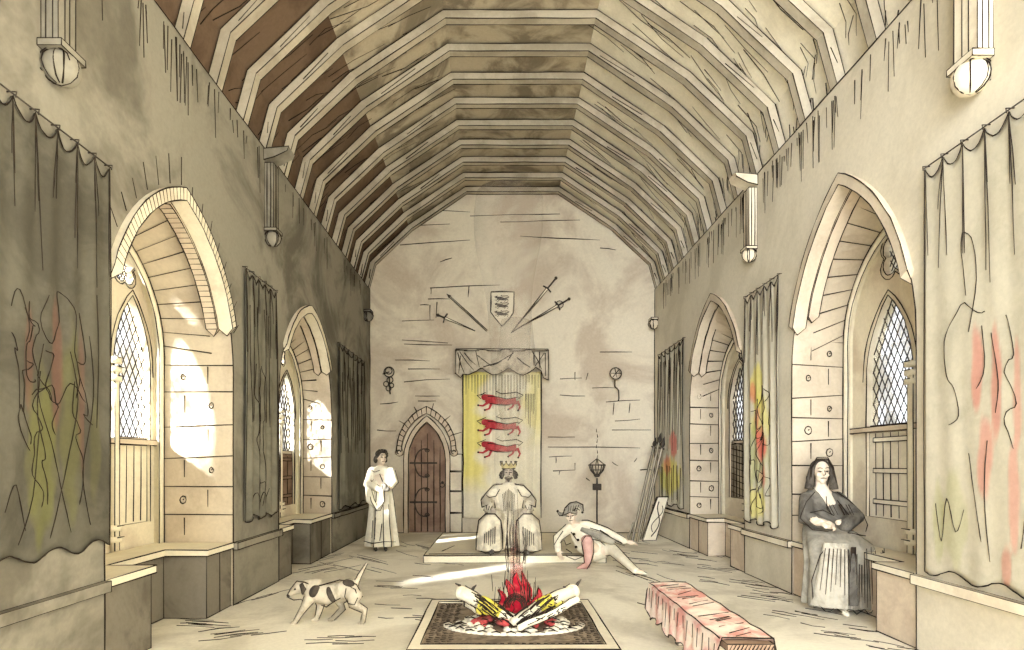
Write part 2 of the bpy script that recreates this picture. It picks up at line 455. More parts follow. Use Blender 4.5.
for SIDE, X0, s in (('L', XL, -1), ('R', XR, 1)):
    rnd = random.Random(11 if SIDE == 'L' else 12)
    pm = 'plaster_left_shaded' if SIDE == 'L' else 'plaster_right'
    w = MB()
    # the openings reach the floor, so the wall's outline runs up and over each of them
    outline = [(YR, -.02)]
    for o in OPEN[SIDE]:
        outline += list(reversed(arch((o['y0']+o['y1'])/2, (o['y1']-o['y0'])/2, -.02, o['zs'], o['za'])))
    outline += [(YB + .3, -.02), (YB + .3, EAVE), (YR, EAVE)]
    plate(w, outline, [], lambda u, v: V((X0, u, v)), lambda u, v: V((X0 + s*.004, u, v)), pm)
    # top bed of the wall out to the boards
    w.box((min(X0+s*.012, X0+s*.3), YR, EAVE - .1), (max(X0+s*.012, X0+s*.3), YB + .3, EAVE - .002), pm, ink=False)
    e = .004 * s
    for o in OPEN[SIDE]:
        c = (o['y0']+o['y1'])/2; hw = (o['y1']-o['y0'])/2
        A = arch(c, hw, -.02, o['zs'], o['za']); fc = (o['f0']+o['f1'])/2
        B = arch(fc, (o['f1']-o['f0'])/2, -.02, o['fzs'], o['fza'])
        X1 = X0 + s*o['d']
        vs = [V((X0, u, v)) for u, v in A] + [V((X1, u, v)) for u, v in B]; n = len(A)
        w.add(vs, [(i, i+1, n+i+1, n+i) for i in range(n-1)], 'stone_jamb')
        w.ink([V((X0 - e, u, v)) for u, v in A[0:1]] + [V((X0 - e, u, max(v, 0))) for u, v in A[1:]])
        # joints radiating over the soffit
        for i in range(2, n//2 + 1):
            a, b = A[i], B[i]
            k = .985
            a = (c + (a[0]-c)*k, a[1]-.012); b = (fc + (b[0]-fc)*k, b[1]-.012)
            w.ink([V((X0 + s*.2, a[0]*.75+b[0]*.25, a[1]*.75+b[1]*.25)), V((X1, b[0], b[1]))])
        recess_lines(w, X0, s, o, rnd)
        w.ink([V((X1, o['y1'] - .006, SEATZ[SIDE])), V((X1, o['y1'] - .006, o['fzs']))])
        # floor strip is the common floor; back of the recess under the glass
        # short strokes around the arch on the wall
        for i in range(3, n - 3):
            u, v = A[i]; d = V((0, u - c, v - o['zs'] + .5)).normalized()
            p = V((X0 - e, u, v))
            if SIDE == 'L' and i % 1 == 0 and o['y0'] < 5:
                w.ink([p + d*.07, p + d*rnd.uniform(.16, .3)], .004)
    # pen hatching under the eaves
    for k in range(120 if SIDE == 'R' else 80):
        y = rnd.uniform(3.3, 11.6); z = EAVE - .05
        if SIDE == 'L' and rnd.random() < .35 and y > 6.8: continue
        ln = rnd.uniform(.12, .55)
        w.ink([V((X0 - e, y, z - rnd.uniform(0, .1))), V((X0 - e, y + rnd.uniform(-.03, .03), z - ln))], .0045)
    w.ink([V((X0 - 2*e, y, EAVE - .01)) for y in (YR, 2.6, 6, 9, YB)], .006)
    w.ink([V((X0 - e, YB - .01, 0)), V((X0 - e, YB - .01, EAVE))])
    # foot of the wall
    segs = [YR] + sum([[o['y0'], o['y1']] for o in OPEN[SIDE]], []) + [YB]
    for a, b in zip(segs[::2], segs[1::2]):
        w.ink([V((X0 - e, a, .004)), V((X0 - e, b, .004))])
        w.ink([V((X0 - e, b if b < YB else a, .0)), V((X0 - e, b if b < YB else a, SEATZ[SIDE]))])
    struct(w, 'wall_left' if SIDE == 'L' else 'wall_right')
    # string course
    t = MB()
    z1 = SEATZ[SIDE]; z0 = z1 - .07
    for a, b in zip(segs[::2], segs[1::2]):
        x0, x1 = sorted((X0, X0 - s*.05))
        t.box((x0, a, z0), (x1, b - (.0 if b < YB else .01), z1), pm if SIDE == 'L' else 'stone')
    struct(t, 'trim_1' if SIDE == 'L' else 'trim_2')
    # moulded orders of the arches, stopped above the jambs
    for j, o in enumerate(OPEN[SIDE]):
        m = MB(); c = (o['y0']+o['y1'])/2; hw = (o['y1']-o['y0'])/2
        zst = o['zst']
        for (i0, i1, d0, d1, mt) in ((-.035, .05, -.05, .09, 'stone' if SIDE == 'L' else 'stone_jamb'), (-.02, .07, .09, .2, 'stone_warm')):
            Ao = arch(c, hw - i0, 0, o['zs'], o['za'] - i0*1.25, 16)[1:-1]; Ai = arch(c, hw - i1, 0, o['zs'], o['za'] - i1*1.25, 16)[1:-1]
            keep = [i for i in range(len(Ao)) if Ao[i][1] > zst]
            Ao = [Ao[i] for i in keep]; Ai = [Ai[i] for i in keep]
            xa, xb = X0 + s*d0, X0 + s*d1; n = len(Ao)
            vs = []
            for (uo, vo), (ui, vi) in zip(Ao, Ai):
                vs += [V((xa, uo, vo)), V((xb, uo, vo)), V((xb, ui, vi)), V((xa, ui, vi))]
            fs = []
            for i in range(n - 1):
                for k in range(4): fs.append((4*i + k, 4*i + (k+1) % 4, 4*i + 4 + (k+1) % 4, 4*i + 4 + k))
            fs += [(0, 1, 2, 3), (4*n-4, 4*n-3, 4*n-2, 4*n-1)]
            m.add(vs, fs, mt)
            # pointed stops
            for (uo, vo), (ui, vi) in ((Ao[0], Ai[0]), (Ao[-1], Ai[-1])):
                xm = (xa + xb) / 2
                q = [V((xa, uo, vo)), V((xb, uo, vo)), V((xb, ui, vi)), V((xa, ui, vi)), V((xm, (uo+ui)/2, vo - .1))]
                m.add(q, [(0, 1, 4), (1, 2, 4), (2, 3, 4), (3, 0, 4)], mt)
                m.ink([q[0], q[4], q[1]]); m.ink([q[3], q[4], q[2]])
            m.ink([V((xa, u, v)) for u, v in Ao]); m.ink([V((xa, u, v)) for u, v in Ai]); m.ink([V((xb, u, v - .003)) for u, v in Ai])
            if o['y0'] < 5:
                for i in range(0, n - 1):
                    for f in (.0, .5):
                        g = lambda L: (L[i][0]*(1-f)+L[i+1][0]*f, L[i][1]*(1-f)+L[i+1][1]*f)
                        a, b = g(Ao), g(Ai)
                        m.ink([V((xa, a[0], a[1])), V((xa, b[0], b[1]))] if d0 < 0 and SIDE == 'L' else [V((xa, b[0], b[1])), V((xb, b[0], b[1]-.002))], .004) if SIDE == 'L' else None
        struct(m, 'trim_%d' % ({'L': 3, 'R': 5}[SIDE] + j))

# ------------------------------------------------------------------ windows
wi = 0
for SIDE, X0, s in (('L', XL, -1), ('R', XR, 1)):
    for o in OPEN[SIDE]:
        wi += 1
        X1 = X0 + s*o['d']; Xg = X1 + s*o['g']; fc = (o['f0']+o['f1'])/2
        F = arch(fc, (o['f1']-o['f0'])/2, SEATZ[SIDE]-.6, o['fzs'], o['fza'])
        holes = []; lans = []
        for a, b in o['lan']:
            L = arch((a+b)/2, (b-a)/2, o['lowz'], o['lzs'], o['lza'], 7); holes.append(L); lans.append(L)
        qy, qz, qr = o['q']
        Q = []
        for i in range(32):
            t = 2*PI*i/32 + PI/4; rr = qr*(.72 + .36*abs(math.sin(2*(t - PI/4 + PI/4)))**.7)
            Q.append((qy + rr*math.cos(t), qz + rr*math.sin(t)))
        holes.append(Q)
        root = struct_root = MB()
        plate(root, F, holes, lambda u, v: V((Xg, u, v)), lambda u, v: V((Xg + s*.12, u, v)), 'stone')
        # splayed band between recess and tracery
        G = arch(fc, (o['f1']-o['f0'])/2, SEATZ[SIDE], o['fzs'], o['fza'])
        n = len(G)
        root.add([V((X1, u, v)) for u, v in G] + [V((Xg, u, v)) for u, v in G], [(i, i+1, n+i+1, n+i) for i in range(n-1)], 'stone_pale')
        # dark seams
        e = -s*.006
        for L in lans:
            root.ink([V((Xg + e, u, v)) for u, v in L])
            cy = sum(u for u, v in L) / len(L)
            root.ink([V((Xg + e, cy + (u-cy)*1.16, v + .05 if v > o['lzs'] else v)) for u, v in L[1:-1]])
        root.loop([V((Xg + e, u, v)) for u, v in Q]); root.loop([V((Xg + e, qy + (u-qy)*1.2, qz + (v-qz)*1.2)) for u, v in Q], .005)
        ro = struct(root, 'window_%d' % wi)
        # roll moulding following the frame
        rm = MB()
        rm.tube([V((X1, u, v)) for u, v in arch(fc, (o['f1']-o['f0'])/2 - .03, SEATZ[SIDE], o['fzs'], o['fza'] - .035)], .03, 'stone_pale', 8)
        rm.ink([V((X1 - s*.03, u, v)) for u, v in arch(fc, (o['f1']-o['f0'])/2 - .012, SEATZ[SIDE], o['fzs'], o['fza'] - .014)])
        rm.ink([V((X1 - s*.01, u, v)) for u, v in arch(fc, (o['f1']-o['f0'])/2 - .065, SEATZ[SIDE], o['fzs'], o['fza'] - .08)])
        struct(rm, 'frame_moulding', ro)
        # little column between the lights, with banded capital and base
        mc = (o['lan'][0][1] + o['lan'][1][0]) / 2
        mu = MB(); hw = (o['lan'][1][0] - o['lan'][0][1]) / 2 * .8
        xs = Xg - s*.05
        z0, z1 = SEATZ[SIDE] + .02, o['lzs']
        mu.tube([V((xs, mc, z)) for z in (z0, z1)], hw*.8, 'stone_pale', 10)
        for z in (z1 - .1, z1 - .02, z1 + .06, z0 + .1, z0 + .2):
            mu.tube([V((xs, mc, z - .025)), V((xs, mc, z + .025))], hw*1.35, 'stone_pale', 10)
            mu.ink([V((xs - s*hw*1.35, mc - hw*1.2, z + .02)), V((xs - s*hw*1.35, mc + hw*1.2, z + .02))])
        for sg in (-1, 1): mu.ink([V((xs - s*.02, mc + sg*hw*.8, z0)), V((xs - s*.02, mc + sg*hw*.8, z1))])
        struct(mu, 'mullion', ro)
        # leaded lights
        for L, (a, b) in zip(lans, o['lan']):
            gl = MB(); Xp = Xg + s*.06
            up = [(u, max(v, o['sill'])) for u, v in L]
            gl.add([V((Xp, u, v)) for u, v in up] + [V((Xp + s*.008, u, v)) for u, v in up], [tuple(range(len(up))), tuple(range(len(up), 2*len(up)))[::-1]], 'glass')
            struct(gl, 'pane', ro)
            ld = MB(); c = (a+b)/2; hw_ = (b-a)/2
            h = o['lza'] - o['lzs']; R = (h*h + hw_*hw_) / (2*hw_)
            def inside(u, v):
                if v < o['sill'] or abs(u - c) > hw_: return False
                if v <= o['lzs']: return True
                x = abs(u - c) + (R - hw_)
                return x*x + (v - o['lzs'])**2 <= R*R
            st_ = .125 if o['y0'] < 6 else .15
            for sg in (-1, 1):
                k = -40
                while k < 60:
                    # line v = sg*1.7*(u-c) + k*st
                    run = []
                    for i in range(41):
                        u = c - hw_ + 2*hw_*i/40; v = o['sill'] + sg*1.75*(u - c) + k*st_*1.3
                        if inside(u, v): run.append(V((Xp - s*.006, u, v)))
                        elif run: break
                    if len(run) > 1: ld.tube([run[0], run[-1]], .0062 if o['y0'] < 6 else .009, 'lead', 4)
                    k += 1
            ld.box((min(Xp, Xp - s*.02), a, o['sill'] - .03), (max(Xp, Xp - s*.02), b, o['sill'] + .02), 'stone_warm')
            struct(ld, 'lead_lattice', ro)
            # boarded lower half of the light
            sh = MB(); mt = {'panel': 'stone_pale', 'pale': 'board_pale', 'dark': 'shutter_wood', 'hatch': 'board_mid'}[o['low']]
            xa, xb = sorted((Xp - s*.03, Xp + s*.02))
            sh.box((xa, a, o['lowz']), (xb, b, o['sill'] - .03), mt)
            xf = Xp - s*.036
            k = {'panel': 5, 'pale': 6, 'dark': 3, 'hatch': 7}[o['low']]
            for i in range(1, k): sh.ink([V((xf, a + (b-a)*i/k, o['lowz'] + .02)), V((xf, a + (b-a)*i/k + .01, o['sill'] - .06))])
            if o['low'] in ('pale', 'dark'):
                for f in (.18, .52, .86):
                    z = o['lowz'] + (o['sill'] - o['lowz'])*f
                    sh.box((min(xf, xf - s*.02), a + .04, z - .022), (max(xf, xf - s*.02), b - .1, z + .022), mt)
            if o['low'] == 'hatch':
                for i in range(9):
                    z = o['lowz'] + (o['sill'] - o['lowz'])*i/9
                    sh.ink([V((xf, a, z)), V((xf, b, z + .1))])
            struct(sh, 'shutter', ro)
        gq = MB(); Xp = Xg + s*.06
        gq.add([V((Xp, u, v)) for u, v in Q], [tuple(range(len(Q)))], 'glass')
        for sg in (-1, 1):
            for k in range(-4, 5):
                run = [V((Xp - s*.006, qy + t*qr, qz + sg*1.4*t*qr + k*qr*.42)) for t in [i/8 - 1 for i in range(17)] if (t*qr)**2 + (sg*1.4*t*qr + k*qr*.42)**2 < (qr*.98)**2]
                if len(run) > 1: gq.tube([run[0], run[-1]], .006, 'lead', 4)
        struct(gq, 'quatrefoil_pane', ro)
        if o['low'] == 'panel' or o['low'] == 'pale':
            si = MB(); zz = o['sill']
            xa, xb = sorted((X1 + s*.02, Xg + s*.03))
            si.box((xa, o['f0'] + .03, zz - .05), (xb, o['f1'] - .02, zz), 'stone_warm')
            struct(si, 'sill', ro)

# ------------------------------------------------------------------ stone seats in the window recesses
seat_labels = {('L', 0): 'grey U-shaped stone window seat in the nearest recess on the left', ('L', 1): 'grey stone window seat in the far recess on the left, by the standing woman',
               ('R', 0): 'pale stone window seat in the right recess under the seated woman', ('R', 1): 'pale stone window seat in the far right recess behind the red bench'}
for SIDE, X0, s in (('L', XL, -1), ('R', XR, 1)):
    for j, o in enumerate(OPEN[SIDE]):
        zt = SEATZ[SIDE]; X1 = X0 + s*(o['d'] + .05); sx = o['sx']; a, b = o['seat']; y0, y1 = o['y0'] + .01, o['y1'] - .01
        root = thing('window_seat', seat_labels[(SIDE, j)], 'seat', (X0 + s*.3, (y0+y1)/2, 0), 'stone window seats')
        U = [(X0 + s*.012, y0), (X1, y0), (X1, y1), (X0 + s*.012, y1), (X0 + s*.012, b), (sx, b), (sx, a), (X0 + s*.012, a)]
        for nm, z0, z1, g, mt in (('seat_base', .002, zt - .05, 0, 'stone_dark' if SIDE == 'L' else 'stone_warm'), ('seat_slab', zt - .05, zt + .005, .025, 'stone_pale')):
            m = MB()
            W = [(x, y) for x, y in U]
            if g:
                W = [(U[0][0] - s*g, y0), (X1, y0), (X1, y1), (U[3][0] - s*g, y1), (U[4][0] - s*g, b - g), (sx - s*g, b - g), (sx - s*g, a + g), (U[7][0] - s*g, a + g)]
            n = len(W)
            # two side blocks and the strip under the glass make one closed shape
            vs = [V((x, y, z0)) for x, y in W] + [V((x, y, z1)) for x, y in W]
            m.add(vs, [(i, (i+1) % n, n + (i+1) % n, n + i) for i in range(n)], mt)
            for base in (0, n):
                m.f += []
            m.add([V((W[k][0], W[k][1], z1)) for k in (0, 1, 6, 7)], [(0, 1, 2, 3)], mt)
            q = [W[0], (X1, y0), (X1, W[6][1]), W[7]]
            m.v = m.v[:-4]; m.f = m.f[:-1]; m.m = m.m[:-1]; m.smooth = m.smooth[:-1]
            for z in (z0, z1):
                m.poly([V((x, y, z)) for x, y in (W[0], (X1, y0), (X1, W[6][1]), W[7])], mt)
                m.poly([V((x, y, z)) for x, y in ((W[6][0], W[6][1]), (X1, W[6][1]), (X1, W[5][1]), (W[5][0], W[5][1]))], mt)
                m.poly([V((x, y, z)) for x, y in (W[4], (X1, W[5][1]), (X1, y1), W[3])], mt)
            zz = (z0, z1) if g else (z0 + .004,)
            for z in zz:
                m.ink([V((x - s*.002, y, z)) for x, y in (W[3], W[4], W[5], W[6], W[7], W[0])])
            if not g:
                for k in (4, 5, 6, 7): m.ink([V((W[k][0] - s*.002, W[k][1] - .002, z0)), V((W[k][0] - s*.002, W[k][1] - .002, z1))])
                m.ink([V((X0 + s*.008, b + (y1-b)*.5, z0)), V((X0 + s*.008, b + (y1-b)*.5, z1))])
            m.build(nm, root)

# ------------------------------------------------------------------ back wall, door
bw = MB()
DC, DW, DS, DA = PY(427, 0, YB).x, .385, 1.48, 2.26
pr = prof(.2)
outline = [(XL - .3, -.02), (XL - .3, EAVE)] + pr + [(XR + .3, EAVE), (XR + .3, -.02)]
dh = arch(DC, DW, -.02, DS, DA)
outline = [(XL - .3, -.02), (XL - .3, EAVE)] + pr + [(XR + .3, EAVE), (XR + .3, -.02)] + dh
plate(bw, outline, [], lambda u, v: V((u, YB, v)), lambda u, v: V((u, YB + .3, v)), 'stone_end')
def bline(x0, y0, x1, y1, r=None): bw.ink([PY(x0, y0, YB - .004), PY((x0+x1)/2, (y0+y1)/2 + random.uniform(-.6, .6), YB - .004), PY(x1, y1, YB - .004)], r)
for q in ((430, 288, 500, 285), (431, 288, 431, 294), (428, 299, 450, 299), (469, 286, 468, 297), (420, 305, 429, 305), (430, 305, 430, 320), (437, 302, 436, 318), (402, 321, 434, 320), (402, 340, 448, 343), (404, 344, 452, 345),
          (408, 369, 440, 369), (404, 382, 450, 379), (415, 396, 440, 396), (418, 401, 436, 401), (560, 379, 582, 378), (575, 372, 575, 380), (588, 373, 586, 380), (592, 388, 618, 388), (606, 402, 640, 400), (614, 403, 613, 415), (630, 403, 629, 413),
          (615, 421, 640, 419), (612, 430, 651, 430), (548, 447, 640, 448), (600, 352, 632, 352), (549, 457, 572, 456), (556, 457, 556, 463), (553, 471, 575, 470), (560, 471, 559, 475), (575, 463, 575, 470), (612, 462, 618, 466), (634, 462, 637, 458),
          (374, 200, 420, 203), (378, 208, 470, 212), (385, 226, 450, 224), (400, 245, 470, 240), (520, 236, 600, 240), (500, 222, 580, 220), (470, 216, 560, 214), (377, 430, 396, 431), (377, 470, 392, 470), (376, 488, 390, 487), (452, 470, 463, 470), (452, 489, 463, 489), (452, 507, 463, 507), (452, 455, 463, 455),
          (600, 248, 616, 250), (440, 262, 452, 258), (586, 478, 590, 481), (380, 404, 398, 402), (395, 360, 430, 361), (560, 395, 585, 396), (640, 470, 652, 470), (548, 437, 575, 437)):
    bline(*q, .0085)
bw.ink([V((XL, YB - .004, .005)), V((DC - DW, YB - .004, .005))]); bw.ink([V((DC + DW, YB - .004, .005)), V((XR, YB - .004, .005))])
bw.ink([V((u, YB - .004, v)) for u, v in prof(.12)], .01)
struct(bw, 'wall_back')
d = MB()
dl = arch(DC, DW + .03, 0.0, DS, DA + .04)
plate(d, dl, [], lambda u, v: V((u, YB + .1, v)), lambda u, v: V((u, YB + .16, v)), 'door_wood')
for i in range(1, 6):
    u = DC - DW + 2*DW*i/6
    d.ink([V((u, YB + .095, .02)), V((u, YB + .095, DS + .7*(DA-DS)*(1 - abs(u-DC)/DW*.75)))])
dr = struct(d, 'door_1')
for k, z in enumerate((.62, 1.42)):
    h = MB()
    x0 = DC - DW + .02
    h.box((x0, YB + .07, z - .018), (x0 + .56, YB + .098, z + .018), 'iron', ink=False)
    for sg in (-1, 1):
        pts = [V((x0 + .1 + .3*t - .06*math.sin(t*PI), YB + .08, z + sg*(.02 + .27*math.sin(t*PI*.62)))) for t in [i/8 for i in range(9)]]
        h.tube(pts, .013, 'iron', 6); c = pts[-1]
        h.tube([c + V((.055*math.cos(a)*(1-a/9) - .05, 0, -sg*.055*math.sin(a)*(1-a/9))) for a in [i*.7 for i in range(9)]], .011, 'iron', 6)
        h.ell(c + V((-.05, -.005, 0)), .022, 'iron')
    h.build('strap_hinge', dr)
h = MB(); h.ell((DC + DW - .08, YB + .07, 1.02), .03, 'iron'); h.tube([V((DC + DW - .08 + .045*math.cos(a), YB + .06, .97 + .045*math.sin(a))) for a in [i*PI/5 for i in range(11)]], .009, 'iron'); h.build('door_handle', dr)
# frame and hood of the door
t = MB()
def ring(mb, c, wo, so, ao, wi_, si_, ai, z0, ya, yb, mt, ink=True):
    Ao = arch(c, wo, z0, so, ao); Ai = arch(c, wi_, z0, si_, ai); n = len(Ao); vs = []
    for (uo, vo), (ui, vi) in zip(Ao, Ai): vs += [V((uo, ya, vo)), V((uo, yb, vo)), V((ui, yb, vi)), V((ui, ya, vi))]
    fs = [(4*i + k, 4*i + (k+1) % 4, 4*i + 4 + (k+1) % 4, 4*i + 4 + k) for i in range(n-1) for k in range(4)] + [(0, 1, 2, 3), (4*n-4, 4*n-3, 4*n-2, 4*n-1)]
    mb.add(vs, fs, mt)
    if ink: mb.ink([V((u, ya - .002, v)) for u, v in Ao]); mb.ink([V((u, ya - .002, v)) for u, v in Ai])
ring(t, DC, DW + .085, DS, DA + .11, DW - .01, DS, DA - .01, 0, YB - .03, YB + .1, 'stone_warm')
struct(t, 'trim_7')
t = MB()
HS = 1.66
ring(t, DC, .6, HS, 2.56, .5, HS, 2.42, HS, YB - .11, YB + .01, 'stone_warm')
for a, b in zip(arch(DC, .6, HS, HS, 2.56)[1:-1], arch(DC, .5, HS, HS, 2.42)[1:-1]): t.ink([V((a[0], YB - .112, a[1])), V((b[0], YB - .112, b[1]))])
for a in arch(DC, .6, HS, HS, 2.56)[4:-4:3]: t.ink([V((a[0], YB - .006, a[1])), V((DC + (a[0]-DC)*1.3, YB - .006, HS + (a[1]-HS)*1.14))])
for sg in (-1, 1):
    c = V((DC + sg*.55, YB - .06, HS - .02)); t.ell(c, (.075, .06, .08), 'stone_warm', True)
    t.ink([c + V((.04*math.cos(a), -.065, .04*math.sin(a))) for a in [i*.8 for i in range(7)]])
struct(t, 'trim_8')
t = MB()   # squared quoins beside the door
xq = DC + DW + .085
for z, hh in ((0.02, .4), (.42, .44), (.86, .4), (1.26, .36)):
    t.box((xq, YB - .025, z), (xq + .24, YB + .01, z + hh - .02), 'stone')
struct(t, 'trim_9')

# ------------------------------------------------------------------ roof trusses
ORD = ['first', 'second', 'third', 'fourth', 'fifth', 'sixth', 'seventh', 'eighth', 'ninth', 'tenth', 'eleventh', 'twelfth', 'thirteenth', 'fourteenth', 'fifteenth', 'sixteenth', 'seventeenth', 'eighteenth', 'nineteenth']
rnd = random.Random(21)
TY = [12.08 - .585*k for k in range(17)]
inner, outer = prof(0.0), prof(.1)
for k, y in enumerate(TY):
    where = 'laid against the far gable wall' if k == 0 else ('nearest to us' if k == 16 else ORD[k] + ' out from the far gable')
    root = thing('roof_truss', 'grey bent timber rafter truss under the boards, ' + where, 'truss', (CX, y, EAVE), 'rafter trusses of the barrel roof')
    hw = .056
    names = ['ashlar_post', 'rafter', 'brace', 'collar_beam', 'brace', 'rafter', 'ashlar_post']
    for i in range(7):
        a, b, c, d_ = inner[i], inner[i+1], outer[i], outer[i+1]
        m = MB()
        P = lambda q, yy: V((q[0], yy, q[1]))
        m.hexa([P(a, y-hw), P(b, y-hw), P(b, y+hw), P(a, y+hw), P(c, y-hw), P(d_, y-hw), P(d_, y+hw), P(c, y+hw)], 'timber', ink=False)
        m.ink([P(a, y-hw), P(b, y-hw)]); m.ink([P(a, y+hw), P(b, y+hw)])
        m.ink([P(c, y-hw), P(d_, y-hw)])
        if i != 3 and rnd.random() < .6:
            f = rnd.uniform(.1, .5); g = f + rnd.uniform(.25, .45)
            L = lambda t, q: V((a[0]*(1-t)+b[0]*t + (c[0]-a[0])*q, y - hw - .003, a[1]*(1-t)+b[1]*t + (c[1]-a[1])*q))
            m.ink([L(f, .3), L(g, .55)])
        m.build(names[i], root)

# ------------------------------------------------------------------ wall posts with carved ends
def wall_post(X0, s, y, z0, z1, label, cap=True, ball=.085, w=.075):
    pmat = 'plaster_left_shaded' if s < 0 else 'stone'
    root = thing('wall_post', label, 'wall post', (X0, y, z0), 'timber wall posts on carved corbels')
    if z1 > z0 + .2:
        m = MB()
        xa, xb = sorted((X0, X0 - s*.1))
        m.box((xa, y - w, z0 + .08), (xb, y + w, z1), pmat)
        for f in (-.3, .25): m.ink([V((X0 - s*.103, y + w*f, z0 + .1)), V((X0 - s*.103, y + w*f, z1))])
        for f in (.3, .7): m.ink([V((X0 - s*.1*f, y - w - .003, z0 + .1)), V((X0 - s*.1*f, y - w - .003, z1))])
        m.build('post_shaft', root)
    m = MB()
    c = V((X0 - s*.07, y, z0)); m.ell(c, (ball, ball, ball), pmat, True)
    for t in (0, .9, 2.0): m.ink([c + V((-s*ball*math.cos(a)*.9 if t else ball*math.cos(a), -ball*.75, ball*.8*math.sin(a)))*.99 for a in [t + i*.5 for i in range(5)]])
    for q in range(5):
        t = random.uniform(0, 6); m.ink([c + V((-s*ball*1.02*math.cos(b)*math.cos(t), -ball*1.02*abs(math.cos(b)*math.sin(t)), ball*1.02*math.sin(b))) for b in [-1.3 + i*.43 for i in range(7)]])
    m.box((min(X0, X0 - s*.14), y - ball, z0 + ball*.7), (max(X0, X0 - s*.14), y + ball, z0 + ball*1.1), pmat)
    m.build('carved_corbel', root)
    if cap:
        m = MB()
        q = [(X0, z1 + .02), (X0 - s*.12, z1 + .05), (X0 - s*.26, z1 + .12), (X0 - s*.28, z1 + .17), (X0 - s*.05, z1 + .15), (X0, z1 + .14)]
        vs = [V((x, y - .1, z)) for x, z in q] + [V((x, y + .1, z)) for x, z in q]; n = len(q)
        m.add(vs, [(i, (i+1) % n, n + (i+1) % n, n + i) for i in range(n)] + [tuple(range(n))[::-1], tuple(range(n, 2*n))], pmat)
        m.loop(vs[:n]); m.build('bracket', root)
wall_post(XL, -1, 3.52, 3.72, EAVE - .12, 'timber wall post on a carved corbel, top left above the nearest left hanging', ball=.1, w=.07)
wall_post(XL, -1, 6.8, 3.95, EAVE - .16, 'timber wall post on a ball corbel between the two left windows', ball=.09)
wall_post(XL, -1, 11.7, 4.28, 4.36, 'small carved corbel on the left wall near the far corner', cap=False, ball=.1)
wall_post(XR, 1, 3.92, 3.92, EAVE - .12, 'timber wall post on a bowl corbel, top right above the nearest right hanging', ball=.11, w=.1)
wall_post(XR, 1, 7.4, 3.97, EAVE - .16, 'timber wall post on a ball corbel between the two right windows', ball=.085)
wall_post(XR, 1, 12.0, 4.2, 4.3, 'small carved corbel on the right wall near the far corner', cap=False, ball=.1)

